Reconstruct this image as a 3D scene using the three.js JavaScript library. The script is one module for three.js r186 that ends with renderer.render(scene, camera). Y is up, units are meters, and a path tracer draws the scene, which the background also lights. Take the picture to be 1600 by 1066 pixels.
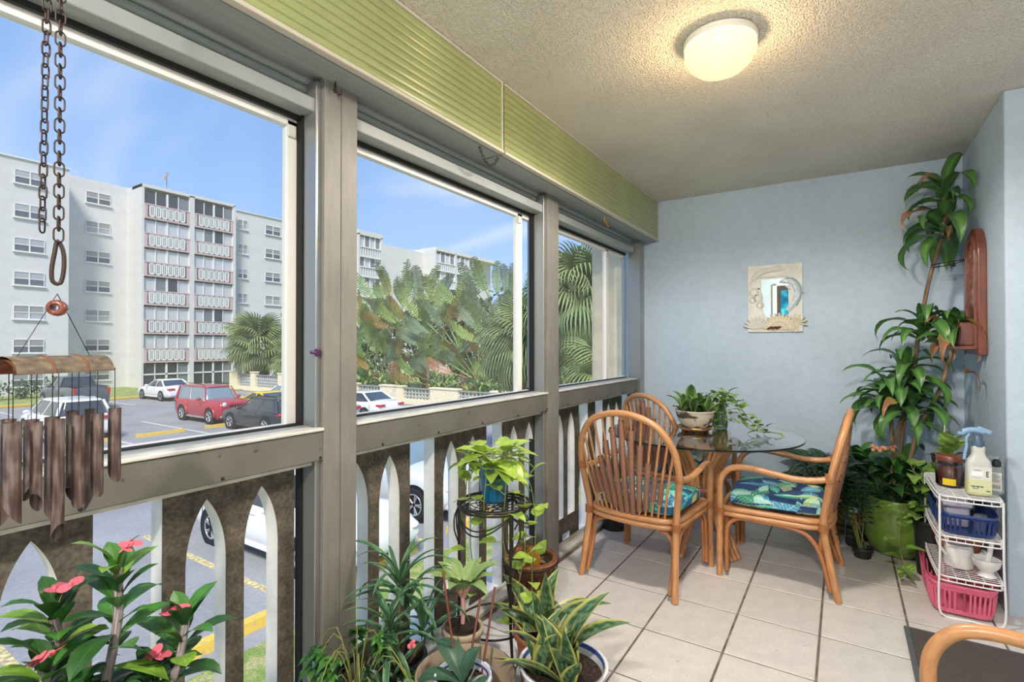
import * as THREE from 'three';
import { RoundedBoxGeometry } from 'three/addons/geometries/RoundedBoxGeometry.js';
import { mergeGeometries } from 'three/addons/utils/BufferGeometryUtils.js';
import { ImprovedNoise } from 'three/addons/math/ImprovedNoise.js';

// ---------------------------------------------------------------- camera, sky, sun, exposure
// x to the right across the balcony, y up, z = minus the distance along the balcony
const scene = new THREE.Scene();
const renderer = new THREE.WebGLRenderer({ antialias: true });
renderer.toneMapping = THREE.LinearToneMapping;
renderer.toneMappingExposure = 1.32;
renderer.shadowMap.enabled = true;
const EYE = 1.2573;
const camera = new THREE.PerspectiveCamera(67.25, 1600 / 1066, 0.05, 400);
camera.position.set(0, EYE, 0);
camera.rotation.order = 'YXZ';
camera.rotation.set(THREE.MathUtils.degToRad(0.502), THREE.MathUtils.degToRad(32.853), 0);

const perlin = new ImprovedNoise();
const fbm = (x, y, z, o = 4) => { let a = 0, s = 0.5, f = 1; for (let i = 0; i < o; i++) { a += s * perlin.noise(x * f, y * f, z * f); s *= 0.5; f *= 2.03; } return a; };
const clamp = (v, a = 0, b = 1) => Math.min(b, Math.max(a, v));
const smooth = (a, b, v) => { const t = clamp((v - a) / (b - a)); return t * t * (3 - 2 * t); };
const lerp = (a, b, t) => a + (b - a) * t;
{
  const W = 1024, H = 512, d = new Float32Array(W * H * 4);
  for (let j = 0; j < H; j++) for (let i = 0; i < W; i++) {
    const th = (j + 0.5) / H * Math.PI - Math.PI / 2, ph = ((i + 0.5) / W - 0.5) * 2 * Math.PI;
    const y = Math.sin(th), x = Math.cos(th) * Math.cos(ph), z = Math.cos(th) * Math.sin(ph);
    const h = clamp(y, 0, 1), t = Math.pow(1 - h, 2.6);
    let c = [lerp(0.125, 0.45, t), lerp(0.30, 0.66, t), lerp(0.68, 0.98, t)];
    if (y > 0.01) {   // thin cirrus
      const k = 1 / (y + 0.18), px = x * k, pz = z * k;
      const w = fbm(px * 0.9 + 4, pz * 0.9, 1.3, 3) * 0.9;
      let cl = smooth(0.06, 0.5, fbm(px * 0.7 + w * 1.2 + 7, pz * 2.6 + w, 5.1, 5) + 0.06) * smooth(0.01, 0.16, y);
      cl *= 0.38;
      c = [lerp(c[0], 0.80, cl), lerp(c[1], 0.84, cl), lerp(c[2], 0.95, cl)];
    }
    if (y < 0) c = [0.36, 0.37, 0.34];
    const o = (j * W + i) * 4; d[o] = c[0]; d[o + 1] = c[1]; d[o + 2] = c[2]; d[o + 3] = 1;
  }
  const t = new THREE.DataTexture(d, W, H, THREE.RGBAFormat, THREE.FloatType);
  t.mapping = THREE.EquirectangularReflectionMapping; t.magFilter = THREE.LinearFilter; t.needsUpdate = true;
  scene.background = t; scene.environment = t;
  scene.backgroundIntensity = 1; scene.environmentIntensity = 1;
}
const sun = new THREE.DirectionalLight(new THREE.Color().setRGB(1.0, 0.95, 0.88), 3.9);
sun.position.set(5, 58, 22); sun.target.position.set(-25, -2, -18);
sun.castShadow = true; sun.shadow.mapSize.set(4096, 4096); sun.shadow.radius = 26;
Object.assign(sun.shadow.camera, { left: -60, right: 60, top: 60, bottom: -60, near: 1, far: 220 });
sun.name = 'sun'; scene.add(sun, sun.target); sun.target.name = 'sun_target';

// ---------------------------------------------------------------- helpers
let seed = 7;
const rnd = () => { seed = (seed + 0x6D2B79F5) | 0; let t = Math.imul(seed ^ (seed >>> 15), 1 | seed); t = (t + Math.imul(t ^ (t >>> 7), 61 | t)) ^ t; return ((t ^ (t >>> 14)) >>> 0) / 4294967296; };
const rr = (a, b) => a + (b - a) * rnd();
const V = (x, y, z) => new THREE.Vector3(x, y, z);
const P = (x, y, d) => new THREE.Vector3(x, y, -d);          // d = distance along the balcony
const taken = new Map();
function numbered(n) { const k = taken.get(n) ?? 0; taken.set(n, k + 1); return k ? n + '_' + String(k).padStart(3, '0') : n; }
function fin(m) { m.castShadow = true; m.receiveShadow = true; return m; }
function part(name, geo, mat, parent, label) {
  const m = fin(new THREE.Mesh(Array.isArray(geo) ? join(geo) : geo, mat)); m.name = name; parent.add(m);
  if (label) m.userData.label = label;
  return m;
}
function thing(name, label, category, [x, y, z] = [0, 0, 0], turn = 0, group) {
  const o = new THREE.Group(); o.name = numbered(name); scene.add(o); o.position.set(x, y, z); o.rotation.y = turn;
  o.userData = { label, category }; if (group) o.userData.group = group; return o;
}
function single(name, geo, mat, label, category, pos = [0, 0, 0], turn = 0, group) {
  const m = fin(new THREE.Mesh(Array.isArray(geo) ? join(geo) : geo, mat)); m.name = numbered(name); scene.add(m);
  m.position.set(...pos); m.rotation.y = turn; m.userData = { label, category }; if (group) m.userData.group = group; return m;
}
function struct(name, geo, mat, label) {
  const m = fin(new THREE.Mesh(Array.isArray(geo) ? join(geo) : geo, mat)); m.name = numbered(name); scene.add(m);
  m.userData = { kind: 'structure' }; if (label) m.userData.label = label; return m;
}
function dup(o, pos, turn, label, group) {
  const c = o.clone(); c.name = numbered(o.name.replace(/_\d{3}$/, '')); scene.add(c); c.position.set(...pos); c.rotation.y = turn;
  c.userData = { ...o.userData }; if (label) c.userData.label = label; if (group) c.userData.group = group; return c;
}
const clean = (g) => { const n = g.index ? g.toNonIndexed() : g; for (const k of Object.keys(n.attributes)) if (!['position', 'normal', 'uv', 'color'].includes(k)) n.deleteAttribute(k); return n; };
function join(list) {
  const a = list.map(clean); const hasC = a.some((g) => g.attributes.color);
  if (hasC) for (const g of a) if (!g.attributes.color) g.setAttribute('color', new THREE.BufferAttribute(new Float32Array(g.attributes.position.count * 3).fill(1), 3));
  for (const g of a) if (!g.attributes.uv) g.setAttribute('uv', new THREE.BufferAttribute(new Float32Array(g.attributes.position.count * 2), 2));
  return a.length === 1 ? a[0] : mergeGeometries(a);
}
const moved = (g, x, y, z) => { g.translate(x, y, z); return g; };
// box from min/max corners, in x, y and distance
function bx(x0, x1, y0, y1, d0, d1, r = 0) {
  const w = x1 - x0, h = y1 - y0, l = d1 - d0;
  const g = r ? new RoundedBoxGeometry(w, h, l, 2, Math.min(r, w / 2.01, h / 2.01, l / 2.01)) : new THREE.BoxGeometry(w, h, l);
  return metres(g.translate((x0 + x1) / 2, (y0 + y1) / 2, -(d0 + d1) / 2));
}
// uv in metres from the way each face points
function metres(g0, s = 1) {
  const g = g0.index ? g0.toNonIndexed() : g0, p = g.attributes.position, n = g.attributes.normal, uv = new Float32Array(p.count * 2);
  for (let i = 0; i < p.count; i++) {
    const ax = Math.abs(n.getX(i)), ay = Math.abs(n.getY(i)), az = Math.abs(n.getZ(i));
    if (ay >= ax && ay >= az) { uv[2 * i] = p.getX(i) / s; uv[2 * i + 1] = p.getZ(i) / s; }
    else if (ax >= az) { uv[2 * i] = p.getZ(i) / s; uv[2 * i + 1] = p.getY(i) / s; }
    else { uv[2 * i] = p.getX(i) / s; uv[2 * i + 1] = p.getY(i) / s; }
  }
  g.setAttribute('uv', new THREE.BufferAttribute(uv, 2)); return g;
}
function tube(pts, r, seg = 0, rad = 8, closed = false) {
  const c = new THREE.CatmullRomCurve3(pts.map((p) => p.isVector3 ? p : V(...p)), closed, 'centripetal');
  const g = new THREE.TubeGeometry(c, seg || Math.max(4, pts.length * 5), r, rad, closed);
  return g;
}
function rod(a, b, r, r2 = r, rad = 8) {
  const d = b.clone().sub(a), L = d.length(), g = new THREE.CylinderGeometry(r2, r, L, rad);
  g.translate(0, L / 2, 0); g.applyQuaternion(new THREE.Quaternion().setFromUnitVectors(V(0, 1, 0), d.normalize())); return g.translate(a.x, a.y, a.z);
}
const lathe = (pts, seg = 28) => new THREE.LatheGeometry(pts.map(([a, b]) => new THREE.Vector2(a, b)), seg);
function shapeOf(pts) { const s = new THREE.Shape(); pts.forEach(([x, y], i) => i ? s.lineTo(x, y) : s.moveTo(x, y)); s.closePath(); return s; }
const extrude = (s, depth, bevel = 0, curve = 8) => new THREE.ExtrudeGeometry(s, { depth, bevelEnabled: bevel > 0, bevelSize: bevel, bevelThickness: bevel, bevelSegments: 2, curveSegments: curve });

// textures
function tex(W, H, fn, { srgb = true, rep } = {}) {
  const d = new Uint8Array(W * H * 4);
  for (let j = 0; j < H; j++) for (let i = 0; i < W; i++) {
    const c = fn(i / W, j / H), o = (j * W + i) * 4;
    d[o] = clamp(c[0]) * 255; d[o + 1] = clamp(c[1]) * 255; d[o + 2] = clamp(c[2]) * 255; d[o + 3] = 255;
  }
  const t = new THREE.DataTexture(d, W, H); t.wrapS = t.wrapT = THREE.RepeatWrapping; t.magFilter = THREE.LinearFilter; t.minFilter = THREE.LinearMipmapLinearFilter; t.generateMipmaps = true;
  if (srgb) t.colorSpace = THREE.SRGBColorSpace; if (rep) t.repeat.set(...rep); t.needsUpdate = true; return t;
}
// tileable gradient noise on a wrapped lattice
const hash2 = (x, y, s) => { let h = Math.imul(x, 374761393) ^ Math.imul(y, 668265263) ^ Math.imul(s, 2147483647 ^ 1274126177); h = Math.imul(h ^ (h >>> 13), 1274126177); return ((h ^ (h >>> 16)) >>> 0) / 4294967296 * Math.PI * 2; };
function pnoise(x, y, per, s) {
  const x0 = Math.floor(x), y0 = Math.floor(y), fx = x - x0, fy = y - y0, w = (a) => ((a % per) + per) % per;
  const g = (i, j) => { const a = hash2(w(x0 + i), w(y0 + j), s); return Math.cos(a) * (fx - i) + Math.sin(a) * (fy - j); };
  const u = fx * fx * fx * (fx * (fx * 6 - 15) + 10), v = fy * fy * fy * (fy * (fy * 6 - 15) + 10);
  return lerp(lerp(g(0, 0), g(1, 0), u), lerp(g(0, 1), g(1, 1), u), v);
}
const tile = (u, v, f, s = 0, o = 4) => { let a = 0, k = 0.8, p = Math.max(2, Math.round(f)); for (let i = 0; i < o; i++) { a += k * pnoise(u * p, v * p, p, s + i * 17); k *= 0.5; p *= 2; } return a; };
const grey = (v) => [v, v, v];
const mottle = (base, amp, f, s, W = 256) => tex(W, W, (u, v) => { const k = 1 + amp * tile(u, v, f, s) * 2; return base.map((c) => c * k); });
const std = (o) => new THREE.MeshStandardMaterial(o);
const phys = (o) => new THREE.MeshPhysicalMaterial(o);
const col = (r, g, b) => new THREE.Color().setRGB(r / 255, g / 255, b / 255, THREE.SRGBColorSpace);
// ---------------------------------------------------------------- the balcony's shell
const LEFT = -1.42, BACK = 4.273, CEIL = 2.46, RIGHT = 0.64, TURN = 3.28, HOUSE = 1.3, REAR = -1.8, TILE = 0.33, ROW = 0.33 * 1.086;
const bumpNoise = tex(512, 512, (u, v) => grey(0.5 + 0.5 * tile(u, v, 60, 3, 3) + 0.15 * tile(u, v, 140, 9, 2)), { srgb: false, rep: [1.3, 1.3] });
const popcorn = tex(1024, 1024, (u, v) => { const a = tile(u, v, 165, 2, 2), b = tile(u, v, 60, 8, 2); return grey(smooth(-0.1, 0.45, a + 0.4 * b)); }, { srgb: false, rep: [0.9, 0.9] });
const wallTex = tex(512, 512, (u, v) => { const k = 1 + 0.045 * tile(u, v, 4, 4, 3) + 0.035 * tile(u, v, 40, 6, 2); return [0.722 * k, 0.788 * k, 0.848 * k]; }, { rep: [0.5, 0.5] });
const ceilTex = tex(256, 256, (u, v) => { const k = 1 + 0.06 * tile(u, v, 4, 14, 3); return [0.91 * k, 0.885 * k, 0.83 * k]; }, { rep: [0.5, 0.5] });
const M = {};
M.wall = std({ map: wallTex, roughness: 0.62, bumpMap: bumpNoise, bumpScale: 0.0015 });
M.ceiling = std({ map: ceilTex, roughness: 0.95, bumpMap: popcorn, bumpScale: 0.0045 });
M.grout = std({ map: mottle([0.46, 0.41, 0.37], 0.3, 12, 5), roughness: 0.95 });
M.tile = [0, 1, 2, 3].map((i) => std({
  map: tex(256, 256, (u, v) => {
    const a = tile(u, v, 7, 20 + i * 3, 4), b = tile(u, v, 46, 31 + i, 2);
    let k = 0.865 + 0.045 * a + 0.04 * b + [0.0, 0.012, -0.015, 0.005][i];
    const dirt = smooth(0.46, 0.56, tile(u, v, 14, 50 + i * 7, 3));
    k -= 0.12 * dirt; return [k * 0.98, k * 0.96, k * 0.94];
  }, { rep: [2.1, 2.1] }), roughness: 0.42, bumpMap: bumpNoise, bumpScale: 0.0012,
}));
M.tileTrim = std({ color: col(205, 200, 192), roughness: 0.5 });

// floor: slab with every tile on it
{
  const floor = struct('floor', [bx(-1.72, HOUSE + 0.15, -0.22, -0.0022, REAR - 0.15, BACK + 0.15)], M.grout, 'cream tiled balcony floor with dark grout');
  const xs = [LEFT + 0.03], ds = [REAR];
  for (let i = -3; i < 20; i++) { const x = (-4.279 + i) * TILE; if (x > LEFT + 0.06 && x < HOUSE - 0.03) xs.push(x); }
  for (let j = 20; j > -6; j--) { const d = (10.05 - 1.086 * j) * TILE; if (d > REAR + 0.03 && d < BACK - 0.02) ds.push(d); }
  xs.push(HOUSE); ds.push(BACK);
  const cache = new Map();
  for (let a = 0; a < xs.length - 1; a++) for (let b = 0; b < ds.length - 1; b++) {
    const cd = (ds[b] + ds[b + 1]) / 2, x0 = xs[a], x1 = cd > TURN ? Math.min(xs[a + 1], RIGHT) : xs[a + 1];
    if (x1 - x0 < 0.02) continue;
    const w = x1 - x0 - 0.0075, l = ds[b + 1] - ds[b] - 0.0065, key = w.toFixed(3) + '_' + l.toFixed(3), cx = (x0 + x1) / 2;
    if (!cache.has(key)) {
      const s = shapeOf([[-w / 2 + 0.003, -l / 2 + 0.003], [w / 2 - 0.003, -l / 2 + 0.003], [w / 2 - 0.003, l / 2 - 0.003], [-w / 2 + 0.003, l / 2 - 0.003]]);
      const g = new THREE.ExtrudeGeometry(s, { depth: 0.003, bevelEnabled: true, bevelSize: 0.003, bevelThickness: 0.003, bevelSegments: 1 });
      g.rotateX(-Math.PI / 2); g.translate(0, -0.006, 0); cache.set(key, metres(g));
    }
    const t = part('tile', cache.get(key), M.tile[Math.floor(rnd() * 4)], floor); t.position.set(cx, 0, -cd);
  }
}
struct('ceiling', bx(-1.72, HOUSE + 0.15, CEIL, CEIL + 0.2, REAR - 0.15, BACK + 0.15), M.ceiling, 'cream textured stucco ceiling');
struct('wall_back', bx(-1.62, RIGHT, -0.01, CEIL, BACK, BACK + 0.15), M.wall, 'pale blue grey painted end wall');
struct('wall_right', bx(RIGHT, HOUSE + 0.15, -0.01, CEIL, TURN, BACK + 0.15, 0.008), M.wall, 'pale blue grey wall beside the plant corner');
M.finWall = std({ map: mottle([0.93, 0.885, 0.78], 0.05, 6, 3), roughness: 0.9 });
struct('wall_outer', bx(-1.9, -1.62, -2.6, CEIL + 0.4, BACK, BACK + 0.25), M.finWall, 'cream outer wall fin past the window end');
struct('baseboard_back', bx(LEFT + 0.04, RIGHT, 0, 0.035, BACK - 0.012, BACK, 0.004), M.tileTrim);
// house side and the end behind the camera
M.paintWhite = std({ color: col(232, 230, 224), roughness: 0.5 });
M.darkFrame = std({ color: col(52, 50, 50), roughness: 0.5 });
struct('wall_house', [bx(HOUSE, HOUSE + 0.15, -0.01, CEIL, REAR - 0.15, -0.6), bx(HOUSE, HOUSE + 0.15, 2.1, CEIL, -0.6, 1.9), bx(HOUSE, HOUSE + 0.15, -0.01, CEIL, 1.9, TURN)], M.wall);
{
  const d1 = struct('door_1', [bx(HOUSE + 0.02, HOUSE + 0.1, 0, 2.1, -0.6, -0.53), bx(HOUSE + 0.02, HOUSE + 0.1, 0, 2.1, 0.62, 0.69), bx(HOUSE + 0.02, HOUSE + 0.1, 0, 2.1, 1.83, 1.9), bx(HOUSE + 0.02, HOUSE + 0.1, 2.03, 2.1, -0.6, 1.9), bx(HOUSE + 0.02, HOUSE + 0.1, 0, 0.07, -0.6, 1.9)], M.paintWhite, 'white framed sliding door');
  part('curtain', bx(HOUSE + 0.11, HOUSE + 0.13, 0, 2.1, -0.6, 1.9), std({ color: col(214, 210, 200), roughness: 1 }), d1);
  const g = phys({ transmission: 1, thickness: 0, roughness: 0.02, color: 0xffffff, ior: 1.5 });
  for (const [a, b] of [[-0.53, 0.62], [0.69, 1.83]]) part('pane', bx(HOUSE + 0.055, HOUSE + 0.06, 0.07, 2.03, a, b), g, d1);
}
struct('wall_rear', bx(-1.62, HOUSE, -0.01, CEIL, REAR - 0.15, REAR), M.wall);
{
  const d2 = struct('door_2', [bx(-1.06, -1.0, 0, 2.36, REAR, REAR + 0.04), bx(-0.22, -0.16, 0, 2.36, REAR, REAR + 0.04), bx(-1.06, -0.16, 2.33, 2.36, REAR, REAR + 0.04)], M.paintWhite, 'white door frame on the rear wall');
  part('door_leaf', bx(-1.0, -0.22, 0, 2.33, REAR, REAR + 0.02), M.darkFrame, d2);
  part('pane', bx(-0.93, -0.3, 0.9, 2.24, REAR + 0.02, REAR + 0.026), std({ map: tex(128, 128, (u, v) => { const k = tile(u, v, 6, 3, 3); return [0.12 + 0.2 * k, 0.42 + 0.5 * k, 0.55 + 0.4 * k]; }), roughness: 0.15 }), d2, 'turquoise patterned glass');
}

// ---------------------------------------------------------------- window line: posts, header, shutters, rail, screens
const scuff = mottle([0.60, 0.585, 0.545], 0.16, 9, 11);
M.post = std({ map: tex(256, 256, (u, v) => { const k = 1 + 0.10 * tile(u, v, 5, 3, 4) + 0.07 * tile(u, v * 0.15, 60, 8, 2); return [0.49 * k, 0.475 * k, 0.45 * k]; }), roughness: 0.55 });
M.alu = std({ map: tex(256, 256, (u, v) => { const k = 1 + 0.08 * tile(u, v, 5, 13, 4); return [0.60 * k, 0.62 * k, 0.615 * k]; }), roughness: 0.45 });
M.rail = std({ map: tex(256, 256, (u, v) => { const k = 1 + 0.12 * tile(u, v, 6, 17, 4); const s = smooth(0.42, 0.5, tile(u, v, 30, 44, 2)); return [lerp(0.405, 0.26, s) * k, lerp(0.398, 0.24, s) * k, lerp(0.37, 0.22, s) * k]; }), roughness: 0.6, bumpMap: bumpNoise, bumpScale: 0.0008 });
M.lip = std({ map: mottle([0.80, 0.79, 0.76], 0.10, 9, 21), roughness: 0.5 });
M.frameWhite = std({ color: col(236, 234, 228), roughness: 0.4 });
M.gasket = std({ color: col(22, 22, 22), roughness: 0.7 });
M.steel = std({ color: col(160, 162, 160), roughness: 0.35, metalness: 0.7 });
M.screen = std({ color: col(150, 152, 152), roughness: 1, transparent: true, opacity: 0.07, side: THREE.DoubleSide });
M.grimeShade = std({ map: tex(512, 512, (u, v) => { const a = tile(u, v, 9, 61, 5), b = tile(u, v, 45, 3, 3); const k = 0.335 + 0.13 * a + 0.12 * b; return [k * 1.03, k * 0.95, k * 0.83]; }, { rep: [2, 2] }), roughness: 0.95, bumpMap: bumpNoise, bumpScale: 0.002 });  // mottled grime, darkened further to paint shade onto the room-side baluster faces
M.concreteWhite = std({ map: mottle([0.90, 0.89, 0.86], 0.06, 10, 71), roughness: 0.8, bumpMap: bumpNoise, bumpScale: 0.001 });
const PITCH = 1.507, posts = [-2, -1, 0, 1, 2].map((n) => 1.1375 + PITCH * n);
const bays = posts.slice(0, 4).map((p, i) => [p + 0.0675, posts[i + 1] - 0.0675]);
posts.forEach((d, i) => {
  if (i === 4) { // end jamb against the back wall
    const m = struct('trim_1', [bx(-1.51, LEFT, 0, 2.14, 4.13, BACK)], M.alu, 'grey end jamb of the window line');
    part('track', bx(-1.5, -1.405, 0.03, 2.14, 4.118, 4.135), M.steel, m); return;
  }
  const m = struct('window_post', [bx(-1.51, LEFT - 0.006, 0, CEIL, d - 0.0675, d + 0.0675)], M.post, 'grey beige aluminium window post');
  part('cover_strip', bx(LEFT - 0.007, LEFT, 0.0, 2.28, d - 0.0675, d - 0.0012, 0.002), M.post, m);
  part('cover_strip', bx(LEFT - 0.007, LEFT, 0.0, 2.28, d + 0.0012, d + 0.0675, 0.002), M.post, m);
  part('track', bx(-1.50, -1.435, 0.03, 2.12, d - 0.088, d - 0.0675, 0.003), M.steel, m);
  part('gasket', bx(-1.53, -1.50, 0.03, 2.05, d - 0.094, d - 0.082), M.gasket, m);
});
struct('window_header', [bx(-1.62, LEFT + 0.003, 2.14, CEIL, REAR, BACK)], M.alu, 'grey aluminium window header beam');
bays.forEach(([a, b], i) => {
  // rolled shutter slats above the opening
  const s = struct('shutter', [bx(-1.515, -1.445, 2.02, 2.066, a, b, 0.006)], M.alu, 'raised grey roll shutter above the opening');
  for (let k = 0; k < 3; k++) { const g = new THREE.CylinderGeometry(0.0145, 0.0145, b - a, 10); g.scale(0.7, 1, 1); g.rotateX(Math.PI / 2); const m = part('slat', g, M.alu, s); m.position.set(-1.495 + 0.011 * (k - 1), 2.082 + 0.0245 * k, -(a + b) / 2); }
  part('gasket', bx(-1.525, -1.512, 2.005, 2.022, a, b), M.gasket, s);
  // rail
  const r = struct('window_rail', [bx(-1.452, LEFT, 0.885, 0.98, a, b, 0.004)], M.rail, 'grey weathered rail under the opening');
  part('lip', bx(-1.468, LEFT + 0.006, 0.98, 0.991, a, b, 0.004), M.lip, r);
  part('channel', bx(-1.53, -1.466, 0.90, 0.994, a, b), M.alu, r);
  part('gasket', bx(-1.532, -1.505, 0.994, 0.999, a, b), M.gasket, r);
  part('flange', bx(-1.50, -1.452, 0.868, 0.885, a, b), M.lip, r);
  for (let d = a + 0.12; d < b; d += 0.31) { const g = new THREE.SphereGeometry(0.005, 8, 6); const m = part('screw', g, M.gasket, r); m.position.set(LEFT, 0.895, -d); }
  // white screen frame and mesh
  const e = i === 2 ? b - 0.10 : i === 3 ? b - 0.33 : b - 0.012;
  const w = struct('window_' + (i + 1), [bx(-1.562, -1.532, 0.975, 1.0, a, b), bx(-1.562, -1.532, 1.985, 2.02, a, b), bx(-1.562, -1.532, 0.998, 2.0, e - 0.045, e), bx(-1.562, -1.532, 0.998, 2.0, a, a + 0.02)], M.frameWhite, 'white framed insect screen window');
  part('screen', bx(-1.548, -1.547, 0.998, 2.0, a, e), M.screen, w);
  part('corner_clip', bx(-1.53, -1.522, 1.945, 1.985, e - 0.05, e - 0.02, 0.003), M.lip, w);
  const lw = part('stile', bx(-1.56, -1.54, 1.015, 2.0, e + 0.002, e + 0.01), M.gasket, w);
  if (i >= 2) part('stile', bx(-1.545, -1.52, 1.011, 2.0, b - 0.02, b), M.steel, w);
  // floor track
  struct('floor_track', [bx(-1.475, LEFT + 0.012, 0.0, 0.022, a, b, 0.003), bx(-1.475, -1.458, 0.0, 0.04, a, b, 0.003)], M.lip, 'dusty pale floor track');
});
// concrete balusters: panels with two pointed slots
function balusterShape(w, slots) {
  const s = shapeOf([[0, 0], [w, 0], [w, 0.9], [0, 0.9]]);
  for (const c of slots) {
    const h = new THREE.Path(), r = 0.055, y0 = 0.16, y1 = 0.64, top = 0.828;
    h.moveTo(c - r, y0); h.lineTo(c - r, y1); h.quadraticCurveTo(c - r, 0.755, c, top); h.quadraticCurveTo(c + r, 0.755, c + r, y1); h.lineTo(c + r, y0); h.closePath(); s.holes.push(h);
  }
  if (slots.length) { const h = new THREE.Path(); h.moveTo(w / 2 - 0.045, 0.004); h.lineTo(w / 2 + 0.06, 0.004); h.lineTo(w / 2 + 0.06, 0.058); h.lineTo(w / 2 - 0.045, 0.058); h.closePath(); s.holes.push(h); }
  return s;
}
{
  const mk = (w, slots) => { const g = new THREE.ExtrudeGeometry(balusterShape(w, slots), { depth: 0.061, bevelEnabled: false, curveSegments: 12 }); g.rotateY(Math.PI / 2); g.translate(-1.565, 0, 0); return metres(g); };
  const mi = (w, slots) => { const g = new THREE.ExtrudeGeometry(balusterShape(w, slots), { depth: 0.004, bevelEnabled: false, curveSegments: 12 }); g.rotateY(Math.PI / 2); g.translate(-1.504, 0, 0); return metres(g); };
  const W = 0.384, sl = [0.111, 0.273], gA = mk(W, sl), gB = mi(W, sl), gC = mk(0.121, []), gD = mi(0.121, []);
  const put = (d, narrow) => { const m = struct('baluster', narrow ? gC : gA, M.concreteWhite, narrow ? 'plain narrow concrete baluster' : 'concrete baluster panel with two pointed arch slots'); m.position.z = -d; part('inner_face', narrow ? gD : gB, M.grimeShade, m, 'mottled weathered inner face with room-side shade painted into its dark colour'); };
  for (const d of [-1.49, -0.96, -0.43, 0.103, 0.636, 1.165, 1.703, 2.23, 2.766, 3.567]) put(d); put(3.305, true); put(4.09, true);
}
struct('balcony_edge', bx(-1.75, -1.42, -0.22, 0.0, REAR - 0.15, BACK + 0.15), M.concreteWhite, 'concrete balcony edge slab');

// ---------------------------------------------------------------- green slatted valance in front of the header
M.slat = [0, 1].map((i) => phys({ map: tex(256, 64, (u, v) => { const k = 1 + 0.10 * tile(u, v, 4, 5 + i * 9, 3); return [0.635 * k, 0.665 * k, 0.45 * k]; }), roughness: 0.34, clearcoat: 0.35, clearcoatRoughness: 0.18 }));
M.trimBeige = std({ color: col(205, 196, 182), roughness: 0.5 });
for (const [a, b, lab] of [[REAR, 1.93, 'green slatted valance panel above the window, nearer stretch beside the chain'], [1.942, 4.262, 'green slatted valance panel above the window, reaching the blue end wall']]) {
  const v = thing('valance', lab, 'valance', [-1.30, 2.13, -(a + b) / 2]); const L = b - a;
  const loc = (g) => g;
  part('backing', loc(new THREE.BoxGeometry(0.01, 0.31, L)).translate(-0.012, 0.165, 0), M.trimBeige, v);
  part('bottom_trim', new RoundedBoxGeometry(0.03, 0.014, L, 2, 0.004).translate(-0.002, 0.006, 0), M.trimBeige, v);
  part('top_trim', new RoundedBoxGeometry(0.022, 0.012, L, 2, 0.004).translate(-0.002, 0.322, 0), M.trimBeige, v);
  part('end_trim', new RoundedBoxGeometry(0.016, 0.31, 0.01, 2, 0.003).translate(0.0, 0.165, -L / 2 + 0.005), M.trimBeige, v);
  part('return_board', new THREE.BoxGeometry(0.1, 0.012, L).translate(-0.07, 0.004, 0), M.alu, v);
  const prof = []; for (let k = 0; k <= 10; k++) { const t = k / 10; prof.push([0.0045 * Math.sin(Math.PI * t) ** 0.6, t * 0.0292]); }
  const sg = extrude(shapeOf([[-0.006, 0], ...prof, [-0.006, 0.0292]]), L - 0.012); sg.translate(0, 0, -L / 2 + 0.01);
  const sgm = metres(sg);
  for (let k = 0; k < 10; k++) { const m = part('slat', sgm, M.slat[k % 2], v); m.position.set(0, 0.016 + k * 0.0302, 0); }
}
// ---------------------------------------------------------------- ceiling lamp, plus an added unseen one as room fill
M.lampGlass = std({ color: col(250, 236, 180), emissive: new THREE.Color().setRGB(1.0, 0.90, 0.50), emissiveIntensity: 0.62, roughness: 0.3 });
M.lampRim = std({ color: col(238, 232, 222), roughness: 0.35 });
const LAMP = new THREE.Color().setRGB(1.0, 0.925, 0.83);
function ceilingLamp(x, d, label, cd, down, tint) {
  const l = thing('ceiling_lamp', label, 'lamp', [x, CEIL, -d]);
  part('rim', lathe([[0, 0], [0.118, 0], [0.132, -0.004], [0.136, -0.01], [0.131, -0.013], [0.131, -0.018], [0.137, -0.02], [0.137, -0.029], [0.128, -0.032], [0.12, -0.03]], 40), M.lampRim, l);
  part('glass_bowl', lathe([[0.0, -0.145], [0.05, -0.139], [0.09, -0.122], [0.118, -0.095], [0.132, -0.068], [0.133, -0.045], [0.126, -0.03]].reverse(), 40), M.lampGlass, l);
  const p = new THREE.PointLight(tint, cd, 0, 2); p.name = 'bulb_light'; p.position.set(0, -0.1, 0); p.castShadow = true; p.shadow.radius = 2.5; l.add(p);
  const s = new THREE.SpotLight(LAMP, down, 0, 1.5, 0.22, 2); s.name = 'bowl_light'; s.position.set(0, -0.15, 0); s.target.position.set(0, -2, 0); s.target.name = 'bowl_light_aim'; s.castShadow = true; s.shadow.radius = 4; l.add(s, s.target);
}
ceilingLamp(-0.40, 2.12, 'round white ceiling lamp glowing warm above the table end', 0.5, 6.3, new THREE.Color().setRGB(1.0, 0.66, 0.34));
ceilingLamp(-0.15, -0.75, 'added round white ceiling lamp, unseen behind the viewer, filling the room with light', 8.5, 4.0, LAMP);  // unseen twin of the lamp above, added to brighten the dim room

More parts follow.
